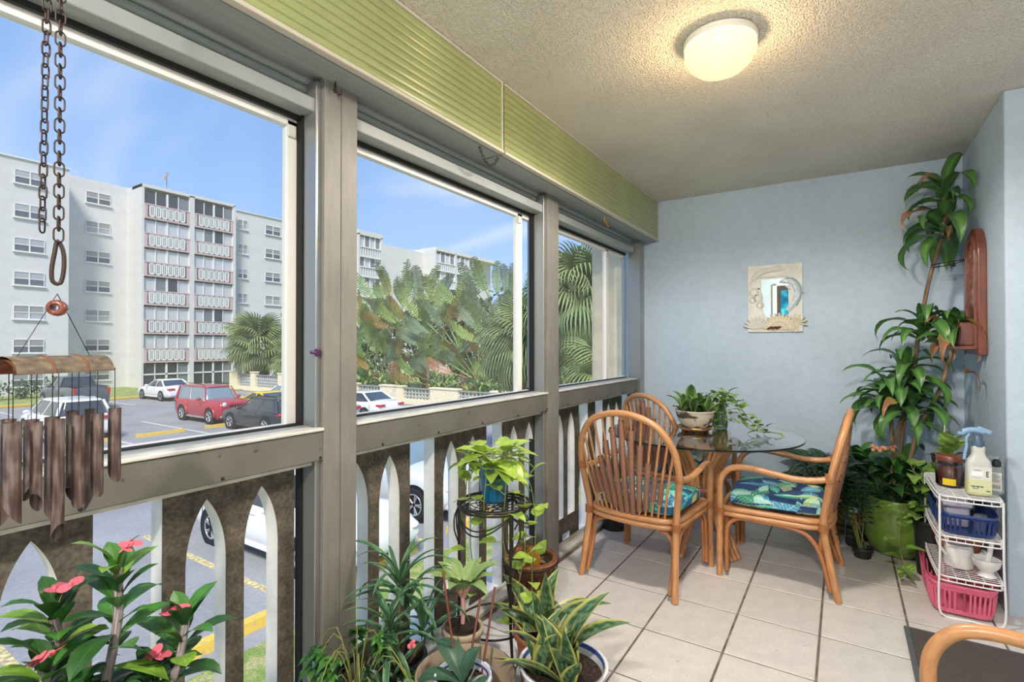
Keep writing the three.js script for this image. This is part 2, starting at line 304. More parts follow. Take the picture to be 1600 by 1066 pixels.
// ---------------------------------------------------------------- rattan furniture
const caneTex = tex(256, 256, (u, v) => { const k = 1 + 0.16 * tile(u, v * 0.25, 30, 4, 3) + 0.16 * tile(u, v, 6, 9, 3); return [0.76 * k, 0.545 * k, 0.36 * k]; }, { rep: [1, 1] });
M.cane = phys({ map: caneTex, roughness: 0.38, clearcoat: 0.25, clearcoatRoughness: 0.3 });
M.caneDark = phys({ map: tex(128, 128, (u, v) => { const k = 1 + 0.2 * tile(u, v, 10, 2, 3); return [0.68 * k, 0.45 * k, 0.28 * k]; }), roughness: 0.45 });
M.weave = std({ map: tex(64, 128, (u, v) => { const k = 0.78 + 0.22 * Math.sin(v * Math.PI * 2 * 32) + 0.12 * tile(u, v, 12, 3, 2); return [0.79 * k, 0.56 * k, 0.44 * k]; }), bumpMap: tex(16, 256, (u, v) => grey(0.5 + 0.5 * Math.sin(v * Math.PI * 2 * 32)), { srgb: false }), bumpScale: 0.003, roughness: 0.6 });
function binding(parent, p, r, dir = V(0, 1, 0)) {
  const g = new THREE.CylinderGeometry(r, r, 0.045, 12, 1); const gs = [];
  for (let k = 0; k < 6; k++) gs.push(new THREE.TorusGeometry(r, 0.0034, 5, 14).rotateX(Math.PI / 2).translate(0, -0.018 + k * 0.0072, 0));
  const m = part('binding', gs, M.caneDark, parent); m.quaternion.setFromUnitVectors(V(0, 1, 0), dir.clone().normalize()); m.position.copy(p);
}
function makeChair(label) {
  const c = thing('rattan_chair', label, 'chair');
  const hoop = [[-0.262, 0.0, -0.295], [-0.252, 0.18, -0.26], [-0.245, 0.36, -0.232], [-0.262, 0.5, -0.25], [-0.275, 0.62, -0.27], [-0.255, 0.75, -0.30], [-0.19, 0.85, -0.328], [-0.10, 0.895, -0.342], [0, 0.91, -0.346]];
  const full = [...hoop, ...hoop.slice(0, -1).reverse().map(([x, y, z]) => [-x, y, z])];
  part('back_frame', tube(full, 0.0175, 90, 10), M.cane, c);
  for (const s of [-1, 1]) {
    part('leg', tube([[s * 0.262, 0, 0.255], [s * 0.258, 0.2, 0.255], [s * 0.258, 0.40, 0.252], [s * 0.264, 0.53, 0.245], [s * 0.27, 0.59, 0.20], [s * 0.276, 0.608, 0.12], [s * 0.28, 0.595, 0.0], [s * 0.278, 0.58, -0.12], [s * 0.272, 0.588, -0.22], [s * 0.268, 0.60, -0.262]], 0.0165, 60, 10), M.cane, c);
    // side brace: down one leg, under the seat, down the other
    part('brace', tube([[s * 0.246, 0.03, 0.222], [s * 0.244, 0.2, 0.222], [s * 0.242, 0.28, 0.212], [s * 0.24, 0.318, 0.165], [s * 0.24, 0.322, 0.06], [s * 0.24, 0.318, -0.08], [s * 0.24, 0.295, -0.16], [s * 0.243, 0.22, -0.215], [s * 0.25, 0.04, -0.262]], 0.0115, 54, 8), M.caneDark, c);
  }
  for (const [z, zb] of [[0.225, 0.225], [-0.222, -0.262]])
    part('brace', tube([[-0.232, 0.03, zb + (zb < 0 ? -0.02 : 0)], [-0.226, 0.2, z], [-0.215, 0.28, z], [-0.16, 0.315, z], [0, 0.322, z], [0.16, 0.315, z], [0.215, 0.28, z], [0.226, 0.2, z], [0.232, 0.03, zb + (zb < 0 ? -0.02 : 0)]], 0.0115, 54, 8), M.caneDark, c);
  const ring = (y, i) => tube([[-0.245 + i, y, 0.2], [-0.235 + i, y, 0.24 - i], [-0.18, y, 0.252 - i], [0, y, 0.256 - i], [0.18, y, 0.252 - i], [0.235 - i, y, 0.24 - i], [0.245 - i, y, 0.2], [0.242 - i, y, 0], [0.236 - i, y, -0.18], [0.2 - i, y, -0.236], [0.1, y, -0.262], [0, y, -0.268], [-0.1, y, -0.262], [-0.2 + i, y, -0.236], [-0.236 + i, y, -0.18], [-0.242 + i, y, 0]], 0.0155, 120, 8, true);
  part('seat_frame', ring(0.338, 0), M.cane, c); part('seat_frame', ring(0.367, 0), M.cane, c);
  part('seat_panel', new RoundedBoxGeometry(0.46, 0.014, 0.47, 2, 0.006).translate(0, 0.368, -0.005), M.caneDark, c);
  const N = 13, hoopC = new THREE.CatmullRomCurve3(full.map((p) => V(...p)), false, 'centripetal');
  for (let k = 0; k < N; k++) {
    const u = (k - (N - 1) / 2) / ((N - 1) / 2), x0 = u * 0.185, z0 = -0.262 + 0.03 * u * u;
    // top point on the hoop
    const tp = hoopC.getPointAt(0.5 + u * 0.155), xt = tp.x, yt = tp.y, zt = tp.z;
    const pts = [V(x0, 0.37, z0), V(lerp(x0, xt, 0.5), lerp(0.37, yt, 0.5), lerp(z0, zt, 0.5) - 0.012), V(xt, yt, zt)];
    const sp = part('spindle', tube(pts, 0.0066, 14, 7), M.cane, c);
    const au = Math.abs(u); if (au > 0.88) continue;
    const h1 = [0.93, 0.86, 0.74, 0.6, 0.5][Math.round(au * 6)] ?? 0.5, h0 = [0.0, 0.0, 0.04, 0.08, 0.2][Math.round(au * 6)] ?? 0.2;
    const cv = new THREE.CatmullRomCurve3(pts), q = []; for (let i = 0; i <= 6; i++) q.push(cv.getPoint(lerp(h0 + 0.02, h1, i / 6)));
    const wg = new THREE.TubeGeometry(new THREE.CatmullRomCurve3(q), 14, 0.0158, 8);
    const uv = wg.attributes.uv; for (let i = 0; i < uv.count; i++) { const a = uv.getX(i); uv.setXY(i, uv.getY(i) * 2, a * 3.2 * (h1 - h0)); }
    part('weave', wg, M.weave, sp, 'wicker wrapping');
  }
  for (const s of [-1, 1]) { binding(c, V(s * 0.27, 0.6, -0.262), 0.021, V(-s * 0.1, 1, -0.15)); binding(c, V(s * 0.247, 0.35, -0.234), 0.021); binding(c, V(s * 0.258, 0.352, 0.252), 0.0195); }
  return c;
}
// tropical leaf cloth
function leafCloth(bg, tones, s0) {
  const W = 512, cv = document.createElement('canvas'); cv.width = cv.height = W; const g = cv.getContext('2d');
  g.fillStyle = bg; g.fillRect(0, 0, W, W); let s = s0; const r = () => { s = (s * 16807) % 2147483647; return s / 2147483647; };
  for (let k = 0; k < 46; k++) {
    const x = r() * W, y = r() * W, a = r() * 6.28, L = 90 + r() * 100, w = 34 + r() * 34, c = tones[Math.floor(r() * tones.length)];
    for (const ox of [-W, 0, W]) for (const oy of [-W, 0, W]) {
      if (x + ox < -160 || x + ox > W + 160 || y + oy < -160 || y + oy > W + 160) continue;
      g.save(); g.translate(x + ox, y + oy); g.rotate(a);
      g.fillStyle = c; g.beginPath(); g.moveTo(0, 0); g.quadraticCurveTo(L * 0.35, -w, L, 0); g.quadraticCurveTo(L * 0.35, w, 0, 0); g.fill();
      g.strokeStyle = 'rgba(225,240,225,0.75)'; g.lineWidth = 3; g.beginPath(); g.moveTo(0, 0); g.lineTo(L, 0); g.stroke();
      g.lineWidth = 2; if (k % 2) for (let t = 0.12; t < 0.9; t += 0.1) for (const q of [-1, 1]) { g.beginPath(); g.moveTo(L * t, 0); g.lineTo(L * (t + 0.12), q * w * 0.75 * Math.sin(Math.PI * Math.min(1, t + 0.12)) * 0.9); g.stroke(); }
      g.restore();
    }
  }
  const t = new THREE.CanvasTexture(cv); t.colorSpace = THREE.SRGBColorSpace; t.wrapS = t.wrapT = THREE.RepeatWrapping; t.repeat.set(1.75, 1.75); return t;
}
M.clothBlue = std({ map: leafCloth('#2a4a78', ['#2f9a78', '#5cc4ae', '#a5ddd0', '#3aa384', '#bcd9a0', '#4f9fc4'], 91), roughness: 0.9 });
M.clothTeal = std({ map: leafCloth('#2b6f9e', ['#45b8a4', '#8fdcd6', '#b5e2cc', '#3aa07a', '#cfe09a', '#2d66a0'], 4711), roughness: 0.9 });
function cushion(mat, label, w = 0.46) {
  const N = 30, g = new THREE.BoxGeometry(w, 0.085, 0.46, N, 4, N), p = g.attributes.position;
  for (let i = 0; i < p.count; i++) {
    let x = p.getX(i), y = p.getY(i), z = p.getZ(i); const u = x / (w / 2), v = z / 0.23;
    const edge = (1 - Math.abs(u) ** 6) * (1 - Math.abs(v) ** 6), k = 0.42 + 0.58 * Math.sqrt(clamp(edge));
    const corner = 1 - 0.07 * u * u * v * v;
    let yy = y * k; const tuft = [[-0.4, -0.4], [0.4, -0.4], [-0.4, 0.4], [0.4, 0.4]].reduce((a, [tx, tz]) => a + Math.exp(-((u - tx) ** 2 + (v - tz) ** 2) / 0.025), 0);
    yy -= Math.sign(y) * 0.014 * tuft * (Math.abs(y) > 0.03 ? 1 : 0) + (y > 0 ? -0.004 * Math.sin(u * 7 + v * 3) : 0);
    p.setXYZ(i, x * corner, yy, z * corner);
  }
  g.computeVertexNormals(); const gg = metres(g.translate(0, 0.0425, 0));
  const c = thing('seat_cushion', label, 'cushion');
  part('pad', gg, mat, c);
  for (const [tx, tz] of [[-1, -1], [1, -1], [-1, 1], [1, 1]]) part('button', new THREE.SphereGeometry(0.008, 8, 6).scale(1, 0.5, 1).translate(tx * 0.4 * w / 2, 0.072, tz * 0.092), mat, c);
  return c;
}
const turnA = Math.PI - 0.10, turnB = -Math.PI / 2 + 0.02, turnC = 0.55, turnD = -Math.PI / 2 + 0.12;
const chairA = makeChair('rattan chair with its fan back to the viewer, beside the window rail'); chairA.position.set(-0.925, 0, -2.855); chairA.rotation.y = turnA;
const chairB = dup(chairA, [-0.315, 0, -3.245], turnB, 'rattan chair seen from the side, beside the green pot');
const chairC = dup(chairA, [-1.0, 0, -3.80], turnC, 'rattan chair behind the glass table, in the window corner');
const chairD = dup(chairA, [0.385, 0, -1.275], turnD, 'rattan chair by the doormat, only its curved arm in view');
const put = (o, [x, y, z], t) => { o.position.set(x, y, z); o.rotation.y = t; return o; };
const fwd = (t, f) => [Math.sin(t) * f, Math.cos(t) * f];
for (const [ch, t, mat, lab] of [[chairA, turnA, M.clothTeal, 'teal and green leaf print cushion on the chair beside the window rail'], [chairB, turnB, M.clothBlue, 'navy cushion with pale green leaves on the chair beside the green pot'], [chairC, turnC, M.clothTeal, 'teal leaf print cushion under the toys behind the glass table'], [chairD, turnD, M.clothBlue, 'navy leaf print cushion on the chair by the doormat']]) {
  const [fx, fz] = fwd(t, 0.0); put(cushion(mat, lab), [ch.position.x + fx, 0.376, ch.position.z + fz], t);
}
// table
const TX = -0.75, TD = 3.34, TY = 0.71, TR = 0.57;
M.tableGlass = phys({ color: 0xffffff, transmission: 1, thickness: 0.012, roughness: 0.01, ior: 1.5, attenuationColor: col(150, 205, 190), attenuationDistance: 0.5 });
{
  const t = thing('dining_table', 'round glass table on crossed rattan poles', 'table', [TX, 0, -TD]);
  part('glass_top', lathe([[0, TY - 0.006], [TR - 0.004, TY - 0.006], [TR, TY - 0.003], [TR, TY + 0.002], [TR - 0.003, TY + 0.005], [0, TY + 0.005]], 96), M.tableGlass, t);
  for (let k = 0; k < 4; k++) {
    const a = k * Math.PI / 2 + 0.45;
    const L = part('leg', [-0.036, 0, 0.036].map((o, i) => { const q = (r, y, sp) => [Math.cos(a) * r - Math.sin(a) * o * sp, y, Math.sin(a) * r + Math.cos(a) * o * sp]; return tube([q(0.235, 0, 1), q(0.165, 0.14, 1), q(0.085, 0.32, 0.85), q(0.075, 0.42, 0.85), q(0.14, 0.57, 1), q(0.225, 0.69, 1)], 0.018, 28, 8); }), M.cane, t);
    const end = V(Math.cos(a) * 0.228, 0.698, Math.sin(a) * 0.228); part('pad', new THREE.CylinderGeometry(0.02, 0.02, 0.008, 12).translate(end.x, end.y + 0.002, end.z), M.gasket, L);
  }
  part('stretcher_ring', new THREE.TorusGeometry(0.085, 0.014, 8, 28).rotateX(Math.PI / 2).translate(0, 0.37, 0), M.caneDark, t);
  part('stretcher_ring', new THREE.TorusGeometry(0.21, 0.013, 8, 36).rotateX(Math.PI / 2).translate(0, 0.665, 0), M.caneDark, t);
}
// ---------------------------------------------------------------- outside: ground, lot, building
const G = -2.5;
M.asphalt = std({ map: tex(1024, 1024, (u, v) => {
  const k = 0.56 + 0.07 * tile(u, v, 5, 81, 4) + 0.05 * tile(u, v, 120, 4, 2); const cr = Math.abs(tile(u, v, 6, 33, 3)); const c = smooth(0.012, 0.0, cr) * 0.10 * smooth(0.0, 0.3, tile(u, v, 3, 12, 2));
  return [k + c, k * 1.0 + c, k * 1.0 + c];
}, { rep: [0.12, 0.12] }), roughness: 0.9 });
M.grass = std({ map: tex(512, 512, (u, v) => { const a = tile(u, v, 8, 5, 4), b = tile(u, v, 90, 6, 2), d = smooth(-0.15, 0.25, a); const k = 1 + 0.35 * b; return [lerp(0.47, 0.64, d) * k, lerp(0.56, 0.62, d) * k, lerp(0.27, 0.42, d) * k]; }, { rep: [0.4, 0.4] }), roughness: 1, bumpMap: bumpNoise, bumpScale: 0.01 });
M.kerbYellow = std({ map: tex(256, 256, (u, v) => { const w = smooth(0.1, 0.4, tile(u, v, 12, 9, 4)); return [lerp(0.85, 0.70, w), lerp(0.71, 0.64, w), lerp(0.30, 0.5, w)]; }), roughness: 0.85 });
M.lineWhite = std({ map: mottle([0.78, 0.77, 0.72], 0.2, 14, 2), roughness: 0.9 });
M.lineOchre = std({ map: mottle([0.74, 0.68, 0.50], 0.25, 14, 6), roughness: 0.9 });
struct('ground', bx(-130, 60, G - 0.5, G - 0.02, -60, 140), M.grass, 'lawn around the parking lot');
struct('parking_lot', bx(-42.4, -6.15, G - 0.3, G, -40, 24), M.asphalt, 'grey asphalt parking lot with fine cracks');
struct('lawn_strip', bx(-6.15, -2.2, G - 0.3, G + 0.03, -40, 60), M.grass, 'dry lawn strip below the balcony');
struct('lawn_strip', bx(-54.5, -42.4, G - 0.3, G + 0.06, -40, 24), M.grass, 'green lawn strip at the foot of the apartment building');
for (const d of [-0.8, 1.9, 4.6, 7.38, 10.2, 13, 15.8, 18.6, 21.4]) { struct('lot_line', bx(-11.6, -6.8, G, G + 0.004, d - 0.06, d + 0.06), M.lineOchre); struct('lot_line', bx(-29.2, -19.2, G, G + 0.004, d + 1.15, d + 1.27), M.lineWhite); struct('lot_line', bx(-42.2, -37.4, G, G + 0.004, d + 1.2, d + 1.3), M.lineWhite); }
function wheelStop(x, d, lab) { const g = extrude(shapeOf([[-0.09, 0], [0.09, 0], [0.065, 0.12], [-0.065, 0.12]]), 1.8, 0.008); g.translate(0, 0, -0.9); single('wheel_stop', metres(g), M.kerbYellow, lab, 'wheel stop', [x, G, -d], 0, 'yellow wheel stops in the parking lot'); }
for (const d of [3.25, 6.05, 8.85, 11.6]) wheelStop(-6.62, d, 'yellow concrete wheel stop beside the dry lawn strip');
for (const d of [4.9, 7.6, 10.2, 12.9, 15.6, 18.3]) wheelStop(-24.25, d, 'yellow concrete wheel stop in the middle of the parking lot');
for (const [a, b] of [[7.0, 10.6], [13.4, 16.4], [18.6, 19.8]]) { const k = single('kerb', metres(new RoundedBoxGeometry(0.2, 0.16, b - a, 2, 0.03)), M.kerbYellow, 'yellow painted kerb along the green lawn strip', 'kerb', [-42.3, G + 0.08, -(a + b) / 2], 0, 'yellow kerbs along the far lawn'); }

// cars
M.tyre = std({ color: col(34, 34, 36), roughness: 0.85 }); M.rim = std({ color: col(190, 192, 195), roughness: 0.3, metalness: 0.6 });
M.archBlack = std({ color: col(18, 18, 20), roughness: 0.8 });
M.carGlass = phys({ color: col(46, 54, 60), roughness: 0.06, clearcoat: 1, clearcoatRoughness: 0.03 });
M.carGlassPale = phys({ color: col(120, 138, 146), roughness: 0.06, clearcoat: 1, clearcoatRoughness: 0.03 });
M.headlamp = phys({ color: col(225, 228, 230), roughness: 0.1, clearcoat: 1 }); M.taillamp = phys({ color: col(190, 24, 30), roughness: 0.15, clearcoat: 1 });
M.amber = phys({ color: col(225, 110, 50), roughness: 0.15, clearcoat: 1 }); M.plate = std({ color: col(235, 235, 230), roughness: 0.5 });
const paint = (r, g, b) => phys({ color: col(r, g, b), roughness: 0.35, clearcoat: 0.8, clearcoatRoughness: 0.06 });
function loft(rings, closed = true) {  // rings: arrays of [x,y,z] of equal length
  const n = rings[0].length, pos = [], idx = [];
  for (const r of rings) for (const p of r) pos.push(...p);
  for (let a = 0; a < rings.length - 1; a++) for (let b = 0; b < (closed ? n : n - 1); b++) { const c = (b + 1) % n, i = a * n + b, j = a * n + c, k = (a + 1) * n + b, l = (a + 1) * n + c; idx.push(i, k, j, j, k, l); }
  const g = new THREE.BufferGeometry(); g.setAttribute('position', new THREE.Float32BufferAttribute(pos, 3)); g.setIndex(idx); g.computeVertexNormals();
  g.setAttribute('uv', new THREE.Float32BufferAttribute(new Float32Array(pos.length / 3 * 2), 2)); return g;
}
const interp = (t, k) => { for (let i = 0; i < k.length - 1; i++) if (t <= k[i + 1][0]) { const f = (t - k[i][0]) / (k[i + 1][0] - k[i][0]), s = f * f * (3 - 2 * f); return lerp(k[i][1], k[i + 1][1], clamp(s)); } return k[k.length - 1][1]; };
const wheelGeo = (() => {
  const tyre = lathe([[0.20, -0.1], [0.30, -0.105], [0.325, -0.085], [0.33, 0], [0.325, 0.085], [0.30, 0.105], [0.20, 0.1]], 28).rotateX(Math.PI / 2);
  const sp = [lathe([[0.0, 0.085], [0.05, 0.09], [0.06, 0.08]], 14).rotateX(Math.PI / 2), new THREE.TorusGeometry(0.205, 0.014, 8, 30).translate(0, 0, 0.095)];
  for (let k = 0; k < 5; k++) for (const o of [-0.14, 0.14]) { const a = k * Math.PI * 2 / 5 + o; sp.push(rod(V(Math.cos(a - o * 0.6) * 0.04, Math.sin(a - o * 0.6) * 0.04, 0.082), V(Math.cos(a) * 0.2, Math.sin(a) * 0.2, 0.09), 0.014, 0.017, 6)); }
  const disc = new THREE.CircleGeometry(0.205, 24).translate(0, 0, 0.04);
  return { tyre, rim: join(sp), disc };
})();
const KINDS = {
  sedan: { L: 4.7, W: 1.83, belt: [[-0.5, 0.66], [-0.485, 0.94], [-0.36, 1.0], [-0.1, 0.97], [0.16, 0.96], [0.3, 0.90], [0.44, 0.78], [0.49, 0.66], [0.5, 0.6]], cab: [-0.40, 0.19, -0.215, 0.015], top: 1.44, base: 0.95, wb: [0.30, -0.29], r: 1.0 },
  sport: { L: 4.5, W: 1.86, belt: [[-0.5, 0.7], [-0.485, 0.93], [-0.36, 0.96], [-0.1, 0.92], [0.12, 0.90], [0.3, 0.86], [0.44, 0.74], [0.49, 0.62], [0.5, 0.55]], cab: [-0.43, 0.15, -0.18, -0.01], top: 1.28, base: 0.9, wb: [0.31, -0.29], r: 1.02 },
  suv: { L: 4.55, W: 1.88, belt: [[-0.5, 0.7], [-0.487, 1.06], [-0.3, 1.08], [0.0, 1.06], [0.2, 1.05], [0.33, 1.0], [0.45, 0.9], [0.49, 0.76], [0.5, 0.65]], cab: [-0.488, 0.235, -0.43, 0.06], top: 1.66, base: 1.03, wb: [0.31, -0.29], r: 1.08 },
  hatch: { L: 4.5, W: 1.88, belt: [[-0.5, 0.7], [-0.487, 0.98], [-0.3, 1.0], [0.0, 0.98], [0.2, 0.97], [0.33, 0.93], [0.45, 0.84], [0.49, 0.72], [0.5, 0.62]], cab: [-0.485, 0.2, -0.39, 0.02], top: 1.5, base: 0.95, wb: [0.31, -0.29], r: 1.06 },
  boxy: { L: 4.4, W: 1.82, belt: [[-0.5, 0.8], [-0.49, 1.12], [-0.3, 1.14], [0.0, 1.12], [0.17, 1.12], [0.36, 1.09], [0.47, 1.05], [0.493, 0.98], [0.5, 0.9]], cab: [-0.49, 0.19, -0.465, 0.10], top: 1.76, base: 1.1, wb: [0.31, -0.29], r: 1.13 },
  pickup: { L: 5.6, W: 1.98, belt: [[-0.5, 0.95], [-0.494, 1.3], [-0.3, 1.32], [0.0, 1.25], [0.2, 1.22], [0.36, 1.16], [0.46, 1.08], [0.49, 0.95], [0.5, 0.8]], cab: [-0.14, 0.2, -0.11, 0.09], top: 1.92, base: 1.22, wb: [0.33, -0.27], r: 1.2 },
};
function car(kind, name, label, mat, x, d, faceUs, o = {}) {
  const K = KINDS[kind], L = K.L, hw = K.W / 2, c = thing(name, label, 'car', [x, G, -d], faceUs ? 0 : Math.PI);
  const ring = (t) => {
    const y = interp(t, K.belt), e = Math.abs(2 * t), w = hw * (1 - 0.09 * e ** 5 - 0.10 * smooth(0.96, 1, e)), lo = 0.24 + 0.16 * smooth(0.86, 1, e), cr = 0.045;
    const half = [[w * 0.86, lo], [w * 0.96, lo + 0.06], [w, lo + (y - lo) * 0.36], [w * 0.992, lo + (y - lo) * 0.62], [w * 0.965, lo + (y - lo) * 0.84], [w * 0.90, y - 0.025], [w * 0.78, y + 0.006], [w * 0.4, y + cr * 0.8], [0, y + cr]];
    const r = half.map(([z, yy]) => [t * L, yy, z]); return [...r, ...half.slice(0, -1).reverse().map(([z, yy]) => [t * L, yy, -z])];
  };
  const ts = []; for (let k = 0; k <= 40; k++) ts.push(-0.5 + k / 40); ts.splice(1, 0, -0.494, -0.487); ts.splice(-1, 0, 0.487, 0.494);
  const rings = ts.map(ring), cap = (r) => { const m = r.reduce((a, p) => [a[0] + p[0] / r.length, a[1] + p[1] / r.length, 0], [0, 0, 0]); return r.map(() => m); };
  part('body', loft([cap(rings[0]), ...rings, cap(rings[rings.length - 1])]), mat, c);
  // glasshouse
  const [xr, xf, tr, tf] = K.cab.map((v) => v * L), sup = (a0, a1, w, y, n = 7, N = 44) => { const r = []; for (let k = 0; k < N; k++) { const q = k / N * Math.PI * 2, cx = Math.cos(q), sx = Math.sin(q); r.push([(a0 + a1) / 2 + (a1 - a0) / 2 * Math.sign(cx) * Math.abs(cx) ** (2 / n), y, w * Math.sign(sx) * Math.abs(sx) ** (2 / n)]); } return r; };
  const yb = K.base - 0.04, yt = K.top, at = (f, extra = 0) => sup(lerp(xr, tr, f), lerp(xf, tf, f), lerp(hw * 0.915, hw * 0.70, f ** 1.15) + extra, lerp(yb, yt - 0.05, f));
  part('glasshouse', loft([at(0), at(0.35), at(0.7), at(1)]), o.glass ?? M.carGlass, c);
  const rf = (ins, y) => sup(tr - 0.02 + ins * 1.6, tf + 0.05 - ins * 1.6, hw * 0.715 - ins, y);
  part('roof', loft([rf(-0.01, yt - 0.075), rf(0.0, yt - 0.035), rf(0.07, yt - 0.012), rf(0.25, yt), cap(rf(0.3, yt))]), mat, c);
  if (o.sunroof) part('sunroof', new RoundedBoxGeometry((tf - tr) * 0.5, 0.012, hw * 0.85, 2, 0.005).translate((tr + tf) / 2 + 0.12, yt - 0.001, 0), M.carGlass, c);
  for (const s of [-1, 1]) {
    const pl = (f0, f1, r) => { const q = []; for (let k = 0; k <= 4; k++) { const f = k / 4; q.push(V(lerp(f0, f1, f), lerp(yb, yt - 0.06, f), s * (lerp(hw * 0.905, hw * 0.70, f ** 1.15) - 0.006))); } return tube(q, r, 8, 6); };
    part('pillar', [pl(xf - 0.09, tf - 0.02, 0.034), pl(lerp(xr, xf, 0.52), lerp(tr, tf, 0.46), 0.028), pl(xr + 0.12, tr + 0.05, 0.055)], mat, c);
    const mir = part('mirror', new THREE.SphereGeometry(0.1, 14, 10).scale(0.75, 0.72, 1.2).translate(xf - 0.32, K.base + 0.06, s * (hw + 0.06)), mat, c);
    for (const f of [0.36, 0.7]) part('handle', new RoundedBoxGeometry(0.17, 0.025, 0.025, 2, 0.01).translate(lerp(xr, xf, f) - 0.1, K.base - 0.13, s * (hw * 0.985)), mat, c);
    part('seam', [0.06, 0.5, 0.93].map((f) => new THREE.BoxGeometry(0.008, K.base - 0.45, 0.008).translate(lerp(xr, xf, f), (K.base + 0.36) / 2, s * (hw * 0.988))), M.archBlack, c);
    part('sill', new RoundedBoxGeometry(L * 0.46, 0.09, 0.06, 2, 0.02).translate(0, 0.28, s * hw * 0.95), o.trim ?? mat, c);
    for (const wx of K.wb) {
      part('wheel_arch', new THREE.CylinderGeometry(0.385 * K.r, 0.385 * K.r, 0.2, 30).rotateX(Math.PI / 2).translate(wx * L, 0.335 * K.r, s * (hw - 0.094)), M.archBlack, c);
      if (o.trim) part('flare', new THREE.TorusGeometry(0.41 * K.r, 0.045, 8, 24, Math.PI).translate(wx * L, 0.335 * K.r, s * (hw - 0.005)), mat, c);
      const w = part('wheel', wheelGeo.tyre, M.tyre, c); w.position.set(wx * L, 0.33 * K.r, s * (hw - 0.09)); w.rotation.y = s < 0 ? Math.PI : 0; w.scale.setScalar(K.r);
      part('rim', wheelGeo.rim, M.rim, w); part('brake_disc', wheelGeo.disc, M.archBlack, w);
    }
    const hy = interp(0.46, K.belt) - 0.10, ty = interp(-0.48, K.belt) - 0.12;
    part('headlamp', o.round ? new THREE.SphereGeometry(0.11, 16, 12).scale(0.5, 1, 1).translate(L * 0.492, hy + 0.0, s * hw * 0.66) : new THREE.SphereGeometry(0.2, 18, 12).scale(1.0, 0.42, 0.85).translate(L * 0.465, hy - 0.03, s * hw * 0.72), M.headlamp, c);
    if (o.amber) part('turn_lamp', new THREE.SphereGeometry(0.12, 12, 10).scale(1.0, 0.42, 0.55).translate(L * 0.432, hy - 0.02, s * hw * 0.845), M.amber, c);
    part('tail_lamp', kind === 'pickup' ? new RoundedBoxGeometry(0.07, 0.36, 0.14, 2, 0.02).translate(-L * 0.496, ty - 0.08, s * hw * 0.83) : new RoundedBoxGeometry(0.3, 0.13, 0.42, 3, 0.05).translate(-L * 0.475, ty, s * hw * 0.70), M.taillamp, c);
  }
  if (o.bar) part('tail_bar', new RoundedBoxGeometry(0.05, 0.055, hw * 1.3, 2, 0.02).translate(-L * 0.5, interp(-0.48, K.belt) - 0.11, 0), M.taillamp, c);
  if (o.round) part('grille', [0, 1, 2, 3, 4, 5, 6].map((k) => new RoundedBoxGeometry(0.03, 0.2, 0.07, 2, 0.015).translate(L * 0.5, 0.86, (k - 3) * 0.11)), M.archBlack, c);
  else part('grille', new RoundedBoxGeometry(0.06, 0.26, hw * 0.85, 2, 0.03).translate(L * 0.487, 0.48, 0), M.archBlack, c);
  part('bumper', [new RoundedBoxGeometry(0.16, 0.16, hw * 1.72, 3, 0.06).translate(L * 0.478, 0.40, 0), new RoundedBoxGeometry(0.16, 0.18, hw * 1.72, 3, 0.06).translate(-L * 0.478, 0.42, 0)], o.trim ?? mat, c);
  part('license_plate', new THREE.BoxGeometry(0.02, 0.13, 0.3).translate(-L * 0.5 - 0.006, kind === 'suv' || kind === 'hatch' || kind === 'boxy' || kind === 'pickup' ? 0.72 : 0.6, 0), M.plate, c);
  if (kind === 'pickup') part('bed', [new RoundedBoxGeometry(L * 0.34, 0.04, hw * 1.7, 2, 0.01).translate(-L * 0.32, 1.335, 0)], M.archBlack, c);
  if (o.rack) part('roof_rail', [-1, 1].map((s) => tube([[tr + 0.1, yt - 0.03, s * hw * 0.62], [tr + 0.2, yt + 0.04, s * hw * 0.62], [tf - 0.25, yt + 0.04, s * hw * 0.62], [tf - 0.1, yt - 0.03, s * hw * 0.62]], 0.018, 16, 6)), M.archBlack, c);
  return c;
}
const W1 = paint(236, 236, 236), W2 = paint(228, 230, 232), SILV = paint(205, 209, 212);
M.trimGrey = std({ color: col(150, 148, 145), roughness: 0.6 });
car('sedan', 'parked_sedan', 'white sedan with orange turn lamps parked nose toward the balcony', W1, -8.65, 5.98, true, { sunroof: true, amber: true });
car('suv', 'parked_suv', 'silver white family car parked beside the white sedan below the rail', SILV, -9.12, 9.02, true, { glass: M.carGlassPale });
car('boxy', 'parked_jeep', 'red off-roader with slotted grille and round headlamps', paint(172, 38, 52), -26.7, 13.6, true, { round: true, trim: M.trimGrey, rack: true, glass: M.carGlassPale });
car('hatch', 'parked_hatchback', 'black hatchback with a red lamp bar across its tail', paint(40, 42, 44), -21.8, 13.45, false, { bar: true, rack: true });
car('suv', 'parked_suv', 'white station car with dark glass seen from behind the wind chime', W1, -26.85, 7.75, false);
car('sport', 'parked_coupe', 'bright yellow low coupe between the red off-roader and the black hatchback', paint(240, 205, 30), -26.75, 16.3, false);
car('sedan', 'parked_sedan', 'white sedan with pale windscreen beside the yellow coupe', W2, -27.4, 18.8, true, { glass: M.carGlassPale });
car('sedan', 'parked_sedan', 'pale blue grey sedan beside the black hatchback', paint(150, 168, 180), -21.7, 15.85, false);
car('sedan', 'parked_sedan', 'white sedan in front of the cream pier of the garden wall', W1, -21.2, 18.2, false);
car('pickup', 'parked_pickup', 'dark grey pickup truck parked against the far lawn', paint(74, 82, 92), -39.7, 11.9, false);
car('sedan', 'parked_sedan', 'white sedan parked at the foot of the apartment balconies', W1, -40.0, 17.1, false);

